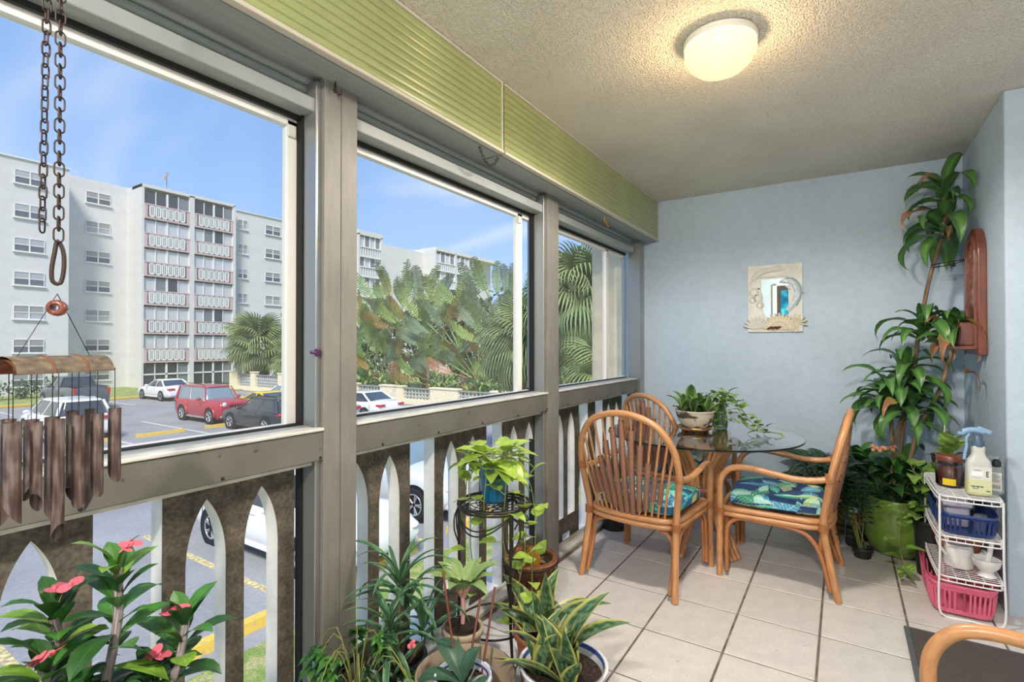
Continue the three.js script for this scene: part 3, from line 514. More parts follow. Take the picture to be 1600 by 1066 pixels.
// apartment building
M.brick = std({ map: tex(512, 512, (u, v) => { const r = Math.floor(v * 24), f = (u * 8 + (r % 2) * 0.5) % 1, g = v * 24 % 1; const m = f < 0.04 || g < 0.10 ? 0.93 : 1; const k = (0.845 + 0.02 * tile(u, v, 20, r % 7, 2) + 0.03 * tile(u, v, 3, 8, 3)) * m; return [k, k * 0.99, k * 0.965]; }, { rep: [0.55, 0.55] }), roughness: 0.9 });
M.bwin = phys({ color: col(88, 94, 98), roughness: 0.12, clearcoat: 0.6 }); M.bwinPale = phys({ color: col(170, 174, 176), roughness: 0.3 });
M.bframe = std({ color: col(228, 228, 224), roughness: 0.6 }); M.pink = std({ color: col(204, 176, 172), roughness: 0.8 });
M.louvre = std({ color: col(150, 150, 148), roughness: 0.7 }); M.shade = [col(62, 66, 70), col(196, 198, 198), col(206, 206, 200), col(120, 126, 130)].map((c) => phys({ color: c, roughness: 0.25, clearcoat: 0.4 }));
const FL = 2.53, Y0 = -0.2 - 0.0;
{
  const b = thing('apartment_building', 'white brick apartment block with stacked pink railed balconies', 'building', [-51, G, -24]);
  const bb = (x0, x1, y0, y1, d0, d1) => { const g = bx(x0, x1, y0, y1, d0, d1); return g.translate(51, -G, 24); };
  part('wall', [bb(-62, -51.5, G, 15.2, -25, 15.04)], M.brick, b); part('wall', bb(-62, -54, G, 15.45, 15.04, 21), M.brick, b);
  part('wall', bb(-62, -52, G, 15.05, 27.98, 43.4), M.brick, b);
  part('wall', [bb(-54.5, -51.02, G, 15.35, 19.88, 20.06), bb(-53, -51, 15.08, 15.35, 19.88, 27.98), bb(-53.6, -51, G, 15.2, 23.74, 24.16), bb(-53.6, -51, G, 15.2, 27.78, 28.05), bb(-54.3, -53.6, G, 15.2, 19.9, 28)], M.brick, b);
  part('roof_edge', [bb(-62, -51.4, 15.2, 15.3, -25, 15.1), bb(-62, -51.9, 15.05, 15.13, 27.98, 43.4)], M.bframe, b);
  part('antenna', [rod(V(-52, 15.3, -22.2), V(-52, 16.6, -22.2), 0.04), lathe([[0, 0], [0.3, 0.05], [0.5, 0.16]], 16).rotateX(1.1).translate(-52, 16.7, -22.2)].map((g) => g.translate(51, -G, 24)), M.trimGrey, b);
  const winGeo = new Map();
  const win = (x, y, d, w, h, mats) => {
    const key = w + '_' + h; if (!winGeo.has(key)) {
      const f = 0.04, fr = [bx(-0.05, 0.06, 0, f, -w / 2, w / 2), bx(-0.05, 0.06, h - f, h, -w / 2, w / 2), bx(-0.05, 0.06, 0, h, -w / 2, -w / 2 + f), bx(-0.05, 0.06, 0, h, w / 2 - f, w / 2), bx(-0.05, 0.07, 0, h, -0.04, 0.04), bx(-0.05, 0.05, h * 0.47, h * 0.53, -w / 2, w / 2), bx(-0.02, 0.14, -0.08, 0, -w / 2 - 0.08, w / 2 + 0.08)];
      winGeo.set(key, [join(fr), bx(-0.05, 0.02, 0.04, h * 0.5, 0.05, w / 2 - 0.03), bx(-0.05, 0.03, h * 0.5, h - 0.04, 0.05, w / 2 - 0.03)]);
    }
    const [fr, p1, p2] = winGeo.get(key), m = part('window', fr, M.bframe, b); m.position.set(x + 51, y - G, -d + 24);
    for (const s of [0, 1]) for (const [g, k] of [[p1, 0], [p2, 1]]) { const q = part('pane', g, mats[k], m); if (s) { q.position.z = w / 2 + 0.02; } }
  };
  for (let f = 0; f < 7; f++) {
    const y = 13.35 - f * FL; const pick = () => rnd() < 0.45 ? [M.bwinPale, M.louvre] : rnd() < 0.5 ? [M.bwin, M.bwinPale] : [M.bwin, M.louvre];
    win(-51.5, y, 12.7, 1.75, 1.02, pick()); win(-54, y + 0.1, 17.75, 1.75, 0.98, pick()); win(-51.5, y, 5.0, 1.75, 1.02, pick());
    for (const [d, w] of [[29.3, 1.0], [32.63, 1.75], [36.3, 1.7], [40.2, 1.75]]) win(-52, y - 0.12, d, w, 0.98, pick());
  }
  // balconies
  const rail = (w) => {
    const gs = [], n = 6, p = (w - 0.7) / n; for (let k = 0; k < n; k++) { const c = -w / 2 + 0.35 + p * (k + 0.5), q = p * 0.33; for (const s of [-1, 1]) gs.push(bx(0, 0.07, 0.2, 1.08, c + s * q - 0.055, c + s * q + 0.055)); gs.push(bx(0, 0.07, 0.12, 0.24, c - q, c + q), bx(0, 0.07, 1.0, 1.12, c - q, c + q), bx(0.01, 0.06, 0.2, 1.05, c - 0.03, c + 0.03)); } return join(gs);
  };
  const cols = [[20.06, 23.74], [24.16, 27.78]], pats = [[0, 0], [1, 3], [2, 1], [3, 1], [1, 3], [1, 1], [0, 0]];
  const pickets = cols.map(([a, c]) => rail(c - a));
  for (let f = 0; f < 7; f++) cols.forEach(([a, c], k) => {
    const y = 12.45 - f * FL, w = c - a, mid = (a + c) / 2, top = y + 2.53;
    if (f < 6) {
      const s = part('balcony', bb(-53.6, -50.98, y - 0.06, y + 0.08, a, c), M.pink, b, 'pink balcony slab with white railing');
      const pk = part('railing', pickets[k], M.bframe, s); pk.position.set(-51.06 + 51, y - G, -mid + 24);
      part('top_rail', bb(-51.1, -50.97, y + 1.14, y + 1.24, a, c), M.pink, s);
      for (const e of [a, c - 0.24]) part('end_panel', bb(-51.08, -51.0, y + 0.08, y + 1.14, e, e + 0.24), M.pink, s);
      part('back_panel', bb(-51.3, -51.26, y + 0.08, y + 1.14, a, c), M.shade[f % 2 ? 1 : 3], s);
    }
    const y0 = f < 6 ? y + 1.24 : G + 0.06, pr = pats[f][k];
    for (let q = 0; q < 4; q++) { const d0 = a + w * q / 4, dk = pr === 3 ? [1, 3, 0, 1][q] : pr === 0 ? (q === 3 ? 3 : 0) : pr; part('glazing', bb(-51.22, -51.18, y0, top - 0.2, d0 + 0.02, d0 + w / 4 - 0.02), M.shade[dk], b); }
    part('mullion', [0, 1, 2, 3, 4].map((q) => { const t = q === 2 ? 0.08 : 0.025; return bb(-51.2, -51.1, y0, top - 0.12, clamp(a + w * q / 4 - t, a, c), clamp(a + w * q / 4 + t, a, c)); }), M.bframe, b);
    if (f === 6) part('mullion', bb(-51.2, -51.1, -1.35, -1.22, a, c), M.bframe, b);
  });
  // the far stretch of the same block
  const far = thing('apartment_building', 'far stretch of the white apartment block rising behind the garden palms', 'building', [-51, G, -60]);
  const fb = (x0, x1, y0, y1, d0, d1) => bx(x0, x1, y0, y1, d0, d1).translate(51, -G, 60);
  part('wall', [fb(-62, -53, G, 15.6, 43.5, 47.6), fb(-62, -53.4, G, 15.3, 47.6, 58), fb(-62, -53, G, 15.9, 58, 75)], M.brick, far);
  part('wall', [fb(-54, -51, 15.25, 15.85, 43.5, 47.5), fb(-54, -51, G, 15.4, 43.5, 43.75), fb(-54, -51, G, 15.4, 47.25, 47.5), fb(-54, -51, 15.5, 16.0, 58.1, 75), fb(-54, -51, G, 15.6, 57.9, 58.2), fb(-54, -51, G, 15.6, 62.6, 63.0)], M.brick, far);
  const segs = [[43.75, 47.25], [58.2, 62.6], [63, 67.4]];
  for (let f = 0; f < 3; f++) for (const [a, c] of segs) {
    const y = 12.6 - f * FL, w = c - a, s = part('balcony', fb(-53.6, -50.98, y - 0.12, y + 0.08, a, c), M.bframe, far);
    part('top_rail', fb(-51.1, -50.97, y + 1.1, y + 1.25, a, c), M.bframe, s); part('parapet', fb(-51.2, -51.1, y + 0.1, y + 1.1, a, c), M.bwinPale, s);
    for (let q = 0; q < 9; q++) part('picket', fb(-51.1, -51.02, y + 0.1, y + 1.1, a + w * (q + 0.3) / 9, a + w * (q + 0.6) / 9), M.bframe, s);
    for (let q = 0; q < 4; q++) part('glazing', fb(-51.3, -51.25, y + 1.2, y + 2.5, a + w * q / 4 + 0.06, a + w * (q + 1) / 4 - 0.06), M.shade[(q + f) % 2 ? 3 : 1], far);
    part('mullion', [0, 1, 2, 3, 4].map((q) => fb(-51.28, -51.15, y + 1.2, y + 2.7, a + w * q / 4 - 0.07, a + w * q / 4 + 0.07)), M.bframe, far);
  }
}
// garden wall with piers and pierced panels
M.cream = std({ map: mottle([0.93, 0.88, 0.75], 0.05, 7, 14), roughness: 0.9 }); M.lattice = std({ color: col(200, 202, 200), roughness: 0.9 });
function pier(x0, x1, h, lab) { single('wall_pier', [metres(new RoundedBoxGeometry(x1 - x0, h, 0.4, 1, 0.02).translate(0, h / 2, 0)), metres(new THREE.BoxGeometry(x1 - x0 + 0.1, 0.08, 0.5).translate(0, h, 0))], M.cream, lab, 'wall pier', [(x0 + x1) / 2, G, -24.1], 0, 'cream piers of the garden wall'); }
function panel(x0, x1, h, lab) {
  const p = thing('wall_panel', lab, 'wall panel', [(x0 + x1) / 2, G, -24.15], 0, 'pierced panels of the garden wall'), w = x1 - x0;
  part('base', metres(new THREE.BoxGeometry(w, 0.35, 0.25).translate(0, 0.175, 0)), M.cream, p);
  part('cap', new THREE.BoxGeometry(w, 0.07, 0.25).translate(0, h - 0.035, 0), M.trimGrey, p); const gs = [];
  for (let x = -w / 2 + 0.14; x < w / 2; x += 0.28) gs.push(new THREE.BoxGeometry(0.06, h - 0.4, 0.12).translate(x, 0.35 + (h - 0.42) / 2, 0));
  for (let y = 0.5; y < h - 0.1; y += 0.24) gs.push(new THREE.BoxGeometry(w, 0.05, 0.12).translate(0, y, 0));
  part('lattice', gs, M.lattice, p);
}
for (const [a, b] of [[-25.9, -23.85], [-21.5, -19.3], [-16.9, -14.8], [-30.3, -28.2]]) pier(a, b, 1.12, 'wide cream pier of the garden wall below the banana leaves');
for (const [a, b] of [[-44.4, -43.2], [-41.2, -40.6], [-37.4, -36.4], [-35.6, -34.8], [-32.6, -32.0]]) pier(a, b, 1.55, 'narrow cream pier of the garden wall near the round fan palm');
for (const [a, b] of [[-28.2, -25.9], [-23.85, -21.5], [-19.3, -16.9]]) panel(a, b, 1.05, 'grey latticed panel between the wide cream piers');
for (const [a, b] of [[-43.2, -41.2], [-40.6, -37.4], [-34.8, -32.6]]) panel(a, b, 1.35, 'white latticed panel behind the round fan palm');
// ---------------------------------------------------------------- leaves
const SHAPES = {
  lance: (t) => Math.sin(Math.PI * Math.pow(t, 0.72)) ** 0.9,
  strap: (t) => Math.min(1, 0.55 + t * 2.2) * Math.pow(1 - Math.pow(t, 3.2), 0.9),
  heart: (t) => t < 0.02 ? 0.35 : Math.pow(Math.sin(Math.PI * Math.pow(t * 0.97 + 0.03, 0.5)), 0.8),
  spoon: (t) => Math.sin(Math.PI * Math.pow(t, 1.35)) ** 0.8,
  sword: (t) => Math.min(1, 0.72 + t * 0.9) * Math.pow(1 - Math.pow(t, 4), 1.0) * (t > 0.8 ? 1 - (t - 0.8) * 2.2 : 1),
  paddle: (t) => Math.pow(Math.sin(Math.PI * clamp(t * 0.94 + 0.05)), 0.45),
};
// a leaf grows from the origin along +y and bends toward +z
function leafGeo({ L = 0.2, W = 0.04, bend = 0.8, a0 = 0, fold = 0.25, n = 9, m = 2, shape = 'lance', wave = 0, twist = 0, color, stalk = 0, stalkR = 0.0015 }) {
  const f = SHAPES[shape], pos = [], uv = [], cl = [], idx = []; let y = 0, z = 0;
  const ds = L / n, cx = 2 * m + 1;
  for (let i = 0; i <= n; i++) {
    const t = i / n, a = a0 + bend * t * t * 0.6 + bend * t * 0.4; if (i) { y += Math.cos(a) * ds; z += Math.sin(a) * ds; }
    const w = W / 2 * Math.max(f(t), i === n ? 0.02 : 0.05), ny = -Math.sin(a), nz = Math.cos(a);
    for (let k = -m; k <= m; k++) {
      const s = k / m, up = -fold * Math.abs(s) * w * -1 + wave * w * Math.sin(t * 17 + s * 2) * Math.abs(s), tw = twist * t;
      const X = s * w * Math.cos(tw), U = -up + s * w * Math.sin(tw);
      pos.push(X, y + ny * U, z + nz * U); uv.push(s * 0.5 + 0.5, t); const c = color ? color(t, s) : [1, 1, 1]; cl.push(...c);
    }
  }
  for (let i = 0; i < n; i++) for (let k = 0; k < cx - 1; k++) { const a = i * cx + k, b = a + 1, c = a + cx, d = c + 1; idx.push(a, b, c, b, d, c); }
  const g = new THREE.BufferGeometry(); g.setAttribute('position', new THREE.Float32BufferAttribute(pos, 3)); g.setAttribute('uv', new THREE.Float32BufferAttribute(uv, 2)); if (color) g.setAttribute('color', new THREE.Float32BufferAttribute(cl, 3));
  g.setIndex(idx); g.computeVertexNormals();
  if (!stalk) return g;
  g.translate(0, stalk, 0); const st = new THREE.CylinderGeometry(stalkR, stalkR * 1.3, stalk, 5).translate(0, stalk / 2, 0);
  if (color) st.setAttribute('color', new THREE.Float32BufferAttribute(new Float32Array(st.attributes.position.count * 3).map((_, i) => color(0, 0)[i % 3]), 3));
  return join([g, st]);
}
const leafMat = (o) => phys({ side: THREE.DoubleSide, roughness: 0.42, transmission: 0.12, thickness: 0, ...o });
const veinTex = (base, vein, s, k = 9) => tex(128, 256, (u, v) => { const d = Math.abs(u - 0.5), mid = smooth(0.03, 0.0, d), rib = smooth(0.75, 1, Math.sin((v * k * 2 - d * 5) * Math.PI * 2)) * 0.25; const n = 1 + 0.22 * tile(u, v, 5, s, 3); const q = clamp(mid * 0.7 + rib); return base.map((b, i) => lerp(b * n, vein[i], q)); });
M.leafDark = leafMat({ map: veinTex([0.15, 0.31, 0.13], [0.34, 0.48, 0.24], 3) });
M.leafMid = leafMat({ map: veinTex([0.24, 0.45, 0.18], [0.48, 0.62, 0.30], 8) });
M.leafDeep = leafMat({ map: veinTex([0.12, 0.24, 0.14], [0.24, 0.38, 0.22], 21) });
M.leafBright = leafMat({ map: veinTex([0.44, 0.60, 0.20], [0.66, 0.76, 0.40], 12) });
M.leafLime = leafMat({ map: veinTex([0.56, 0.68, 0.27], [0.76, 0.82, 0.48], 15) });
M.leafBrown = leafMat({ map: veinTex([0.58, 0.36, 0.20], [0.70, 0.50, 0.32], 18), roughness: 0.8 });
M.leafYellow = leafMat({ map: veinTex([0.85, 0.62, 0.16], [0.9, 0.75, 0.35], 28) });
M.leafBlue = leafMat({ map: veinTex([0.22, 0.36, 0.28], [0.38, 0.52, 0.42], 33) });
M.leafV = leafMat({ vertexColors: true, roughness: 0.38 });
M.stem = std({ color: col(120, 128, 70), roughness: 0.8 }); M.stemBrown = std({ map: mottle([0.50, 0.42, 0.33], 0.35, 14, 3), roughness: 0.9 });
M.soil = std({ map: mottle([0.25, 0.19, 0.15], 0.5, 20, 4), roughness: 1, bumpMap: bumpNoise, bumpScale: 0.01 });
const addLeaf = (parent, geo, mat, p, yaw, tilt, sc = 1, roll = 0, name = 'leaf') => { const m = part(name, geo, mat, parent); m.position.copy(p); m.rotation.order = 'YXZ'; m.rotation.set(tilt, yaw, roll); m.scale.setScalar(sc); return m; };
const any = (a) => a[Math.floor(rnd() * a.length)];
// turn a leaf until it stays clear of the walls
const box3 = new THREE.Box3();
function clear(m) { for (let i = 0; i < 14; i++) { m.updateWorldMatrix(true, false); box3.setFromObject(m, true); if (box3.max.x < RIGHT - 0.006 && box3.min.z > -BACK + 0.006 && box3.max.y < CEIL - 0.004) return m; m.rotation.y += 0.7 + (i > 7 ? 0.35 : 0); if (i > 6) m.scale.multiplyScalar(0.93); } m.removeFromParent(); return null; }
function rosette(parent, geos, mats, n, p, { t0 = 0.2, t1 = 1.2, s0 = 0.8, s1 = 1.1, up = 0, name = 'leaf', yaw0 = 0, walls = false } = {}) {
  for (let k = 0; k < n; k++) { const f = k / Math.max(1, n - 1); addLeaf(parent, any(geos), any(mats), p.clone().add(V(rr(-0.004, 0.004), up * (1 - f), rr(-0.004, 0.004))), yaw0 + k * 2.399 + rr(-0.25, 0.25), lerp(t0, t1, f) + rr(-0.12, 0.12), rr(s0, s1), rr(-0.2, 0.2), name); if (walls) clear(parent.children[parent.children.length - 1]); }
}
function pot(parent, prof, mat, soilR, soilY, name = 'pot') { const p = part(name, lathe(prof, 36), mat, parent); part('soil', new THREE.CircleGeometry(soilR, 28).rotateX(-Math.PI / 2).translate(0, soilY, 0), M.soil, parent); return p; }
const potProf = (r0, r1, h, w = 0.006, rim = 0.012) => [[0, 0], [r0, 0], [r0 + 0.003, 0.004], [r1 - 0.003, h - 0.02], [r1 + rim * 0.5, h - 0.018], [r1 + rim * 0.5, h], [r1 - w, h], [r1 - w - 0.004, h - 0.03], [r0 * 0.9, 0.02]];

// ---------------------------------------------------------------- plants on the table
M.weathered = std({ map: tex(256, 256, (u, v) => { const a = tile(u, v, 6, 5, 4), b = smooth(0.02, 0.16, a + (0.35 - v) * 0.4); return [lerp(0.80, 0.33, b), lerp(0.76, 0.28, b), lerp(0.68, 0.24, b)]; }), roughness: 0.9, bumpMap: bumpNoise, bumpScale: 0.002 });
M.saucerPaint = std({ map: tex(256, 64, (u, v) => { const b = smooth(0.05, 0.15, tile(u, v, 10, 3, 3)); return [lerp(0.38, 0.80, b), lerp(0.24, 0.70, b), lerp(0.19, 0.45, b)]; }), roughness: 0.8 });
M.clearGlass = phys({ transmission: 1, thickness: 0.004, roughness: 0.02, ior: 1.48, color: 0xffffff });
const TT = TY + 0.0055;
{
  const bx0 = TX - 0.04, bz = -(TD + 0.02);
  const s = thing('pot_saucer', 'dark mottled saucer under the weathered bowl on the glass table', 'saucer', [bx0, TT, bz]);
  part('dish', lathe([[0, 0.004], [0.08, 0.0], [0.085, 0.012], [0.105, 0.02], [0.11, 0.034], [0.09, 0.03], [0.075, 0.024], [0, 0.022]], 40), M.saucerPaint, s);
  const b = thing('planter_bowl', 'weathered cream bowl packed with small dark green snake plants', 'plant', [bx0, TT + 0.024, bz]); b.scale.setScalar(0.92);
  pot(b, [[0, 0], [0.068, 0], [0.08, 0.008], [0.108, 0.045], [0.124, 0.09], [0.128, 0.108], [0.133, 0.112], [0.133, 0.12], [0.122, 0.12], [0.116, 0.09], [0.06, 0.02]], M.weathered, 0.118, 0.102, 'bowl');
  const vc = (t, s2) => Math.abs(s2) > 0.7 ? [0.42, 0.50, 0.16] : [0.055 + 0.03 * Math.sin(t * 30), 0.16 + 0.05 * Math.sin(t * 30), 0.05];
  const gs = [0.13, 0.155, 0.11].map((L, i) => leafGeo({ L, W: 0.05, bend: 0.5 + 0.15 * i, fold: 0.5, shape: 'spoon', n: 6, color: vc }));
  for (const [x, z, n, sc] of [[-0.04, -0.02, 11, 1.15], [0.05, -0.03, 10, 1.0], [0.0, 0.045, 10, 0.95], [-0.08, 0.03, 7, 0.8], [0.085, 0.03, 8, 0.85], [0.03, -0.08, 7, 0.9]]) rosette(b, gs, [M.leafV], n, V(x, 0.1, z), { t0: 0.05, t1: 0.72, s0: sc * 1.05, s1: sc * 1.3 });
}
const heartV = (a, b) => (t, s) => { const q = smooth(0.35, 0.75, perlin.noise(t * 6 + a, s * 4, b) + 0.45); return [lerp(0.13, 0.42, q), lerp(0.31, 0.50, q), lerp(0.05, 0.14, q)]; };
const pothosGeo = [0, 1, 2].map((i) => leafGeo({ L: 0.085 + 0.012 * i, W: 0.066, bend: 0.7, fold: 0.3, shape: 'heart', n: 7, wave: 0.08, color: heartV(i * 3.1, 2), stalk: 0.03 }));
const pothosLime = [0, 1].map((i) => leafGeo({ L: 0.085 + 0.014 * i, W: 0.076, bend: 0.6, fold: 0.22, shape: 'heart', n: 7, wave: 0.06, color: (t, s) => { const q = perlin.noise(t * 5 + i * 4, s * 3, 7); return [0.36 + 0.16 * q, 0.52 + 0.12 * q, 0.08]; }, stalk: 0.035 }));
function vine(parent, pts, geos, mat, step, sc, r = 0.0028) {
  const c = new THREE.CatmullRomCurve3(pts), L = c.getLength(); part('stem', new THREE.TubeGeometry(c, Math.max(6, Math.round(L / 0.02)), r, 5), M.stem, parent);
  let k = 0; for (let d = step * 0.5; d < L; d += step) { const p = c.getPointAt(clamp(d / L)); addLeaf(parent, any(geos), mat, p, k++ * 2.4 + rr(-0.5, 0.5), rr(0.6, 1.7), sc * rr(0.75, 1.15), rr(-0.4, 0.4)); }
}
{
  const v = thing('trailing_ivy', 'green variegated vine in a clear vase trailing over the glass table', 'plant', [TX + 0.075, TT, -(TD + 0.19)]);
  part('vase', lathe([[0, 0], [0.04, 0], [0.046, 0.01], [0.05, 0.05], [0.042, 0.10], [0.04, 0.14], [0.045, 0.15], [0.042, 0.15], [0.037, 0.135], [0.045, 0.05], [0.038, 0.014], [0, 0.012]], 30), phys({ transmission: 0.85, thickness: 0.004, color: col(150, 185, 150), roughness: 0.1 }), v);
  part('roots', Array.from({ length: 10 }, (_, i) => tube([[rr(-0.02, 0.02), 0.02, rr(-0.02, 0.02)], [rr(-0.025, 0.025), 0.08, rr(-0.025, 0.025)], [rr(-0.015, 0.015), 0.15, rr(-0.015, 0.015)]], 0.0025, 6, 5)), M.stemBrown, v);
  for (const pts of [[V(0, 0.13, 0), V(0.02, 0.22, 0.02), V(0.08, 0.22, 0.05), V(0.13, 0.14, 0.09), V(0.17, 0.05, 0.11), V(0.24, 0.02, 0.10), V(0.33, 0.015, 0.06)], [V(0, 0.13, 0), V(0.06, 0.19, -0.03), V(0.13, 0.13, -0.02), V(0.19, 0.06, 0.02), V(0.27, 0.03, 0.04)], [V(0, 0.13, 0), V(-0.02, 0.19, 0.03), V(-0.05, 0.17, 0.06), V(-0.04, 0.08, 0.085), V(0.0, 0.02, 0.10)], [V(0, 0.13, 0), V(0.02, 0.2, 0.03), V(0.05, 0.13, 0.07), V(0.05, 0.05, 0.09)], [V(0, 0.12, 0), V(0.03, 0.21, -0.02), V(0.02, 0.25, 0.02)], [V(0, 0.12, 0), V(-0.04, 0.22, -0.01), V(-0.06, 0.2, 0.04)]])
    vine(v, pts, pothosGeo, M.leafV, 0.019, 0.66, 0.0022);
}
// toys on the far chair's cushion
M.felt = [col(182, 186, 84), col(226, 218, 200), col(232, 178, 52)].map((c) => std({ color: c, roughness: 1 }));
{
  const [cx, cz] = [-1.0, -3.765];
  single('bean_bag', new THREE.SphereGeometry(0.075, 20, 14).scale(1.25, 0.6, 0.9).translate(0, 0.045, 0), M.felt[0], 'olive green bean bag on the teal cushion', 'bean bag', [cx - 0.03, 0.463, cz + 0.14], 0.4);
  const d = thing('cloth_doll', 'cream cloth doll with yellow hair lying on the teal cushion', 'doll', [cx + 0.16, 0.463, cz + 0.0], 0.5);
  part('body', [new THREE.SphereGeometry(0.05, 16, 12).scale(1, 1.5, 0.8).translate(0, 0.07, 0), rod(V(-0.02, 0.03, 0.02), V(-0.05, 0.02, 0.12), 0.022, 0.017), rod(V(0.02, 0.03, 0.02), V(0.04, 0.02, 0.13), 0.022, 0.017), rod(V(-0.04, 0.11, 0), V(-0.09, 0.05, 0.06), 0.017, 0.014), rod(V(0.04, 0.11, 0), V(0.09, 0.05, 0.06), 0.017, 0.014), new THREE.SphereGeometry(0.038, 16, 12).translate(0, 0.165, 0)], M.felt[1], d);
  part('hair', new THREE.SphereGeometry(0.041, 14, 10, 0, 6.3, 0, 1.6).translate(0, 0.17, -0.004), M.felt[2], d);
  const gd = part('frill', lathe([[0.03, 0.13], [0.055, 0.115], [0.06, 0.12]], 18), M.felt[0], d);
}

// ---------------------------------------------------------------- mirror
M.driftwood = std({ map: tex(256, 256, (u, v) => { const s = smooth(0.42, 0.5, tile(u, v, 9, 77, 3)); const k = 1 + 0.08 * tile(u, v, 5, 3, 3); return [lerp(0.88 * k, 0.25, s), lerp(0.87 * k, 0.2, s), lerp(0.83 * k, 0.16, s)]; }, { rep: [2.5, 2.5] }), roughness: 0.8, bumpMap: bumpNoise, bumpScale: 0.0015 });
M.shellBeige = std({ map: mottle([0.84, 0.80, 0.70], 0.14, 10, 5), roughness: 0.75 }); M.dolphin = std({ map: mottle([0.80, 0.84, 0.86], 0.14, 8, 9), roughness: 0.6 }); M.dolphinBlue = std({ color: col(150, 170, 182), roughness: 0.6 });
M.mirror = std({ color: col(235, 238, 238), roughness: 0.02, metalness: 1 });
M.rust = std({ color: col(96, 58, 44), roughness: 0.95 });
{
  const mr = thing('wall_mirror', 'white carved wooden mirror with dolphins and a scallop shell on the blue wall', 'mirror', [-0.426, 1.36, -BACK]);
  const W = 0.358, Hh = 0.497, s = shapeOf([[-W / 2, 0], [W / 2, 0], [W / 2, Hh], [-W / 2, Hh]]), h = new THREE.Path();
  h.moveTo(-0.098, 0.41); h.lineTo(0.092, 0.41); h.lineTo(0.092, 0.10); h.lineTo(-0.05, 0.10); h.quadraticCurveTo(-0.09, 0.14, -0.092, 0.2); h.quadraticCurveTo(-0.075, 0.26, -0.098, 0.30); h.closePath(); s.holes.push(h);
  part('frame', metres(extrude(s, 0.016, 0.002).translate(0, 0, 0.002)), M.driftwood, mr);
  part('glass', new THREE.BoxGeometry(0.2, 0.33, 0.004).translate(0, 0.255, 0.006), M.mirror, mr);
  // shell along the bottom
  const scallop = (cx, cy, r, n, a0, a1) => { const gs = []; for (let k = 0; k < n; k++) { const a = lerp(a0, a1, k / (n - 1)); gs.push(new THREE.SphereGeometry(1, 8, 6).scale(r * 0.11, r * 0.52, 0.009).translate(0, r * 0.5, 0).rotateZ(a).translate(cx, cy, 0.021)); } return gs; };
  part('scallop_shell', scallop(0.03, 0.015, 0.125, 13, 1.45, -1.45), M.shellBeige, mr);
  part('shell', scallop(-0.12, 0.02, 0.10, 9, 1.3, -1.1), M.driftwood, mr); part('shell', scallop(0.145, 0.06, 0.07, 11, 3.2, -1.8), M.shellBeige, mr);
  part('rust_patch', Array.from({ length: 9 }, (_, k) => new THREE.SphereGeometry(0.012, 8, 6).scale(1.2, 0.5, 0.3).translate(-0.04 + k * 0.009, 0.022 + (k % 3) * 0.006, 0.029)), M.rust, mr);
  part('dolphin', [tube([[0.055, 0.375, 0.024], [0.105, 0.365, 0.026], [0.14, 0.32, 0.028], [0.145, 0.26, 0.028], [0.12, 0.2, 0.026], [0.085, 0.155, 0.024]], 0.02, 30, 10).scale(1, 1, 0.7), new THREE.ConeGeometry(0.018, 0.06, 8).scale(1, 1, 0.4).rotateZ(-1.9).translate(0.17, 0.29, 0.02), new THREE.ConeGeometry(0.016, 0.06, 8).scale(1, 1, 0.4).rotateZ(1.0).translate(0.085, 0.33, 0.02), rod(V(0.055, 0.375, 0.02), V(0.03, 0.365, 0.02), 0.012, 0.005)], M.dolphin, mr);
  part('dolphin_back', tube([[0.075, 0.392, 0.022], [0.125, 0.38, 0.022], [0.163, 0.33, 0.022], [0.168, 0.26, 0.022], [0.14, 0.19, 0.022]], 0.008, 24, 8), M.dolphinBlue, mr);
  part('dolphin', [tube([[-0.145, 0.395, 0.022], [-0.12, 0.425, 0.025], [-0.08, 0.452, 0.026], [-0.01, 0.463, 0.025], [0.05, 0.468, 0.021]], 0.021, 30, 10).scale(1, 1, 0.7), rod(V(-0.145, 0.395, 0.016), V(-0.17, 0.36, 0.016), 0.011, 0.005), new THREE.ConeGeometry(0.02, 0.07, 8).scale(1, 1, 0.3).rotateZ(-0.9).translate(0.08, 0.475, 0.018), new THREE.ConeGeometry(0.014, 0.05, 8).scale(1, 1, 0.4).rotateZ(2.4).translate(-0.1, 0.415, 0.018)], M.driftwood, mr);
  part('spiral', [[-0.14, 0.30, 0.028], [-0.115, 0.255, 0.024], [-0.15, 0.24, 0.02], [-0.10, 0.20, 0.02]].map(([x, y, r]) => new THREE.TorusGeometry(r, 0.006, 6, 20).translate(x, y, 0.02)), M.driftwood, mr);
}
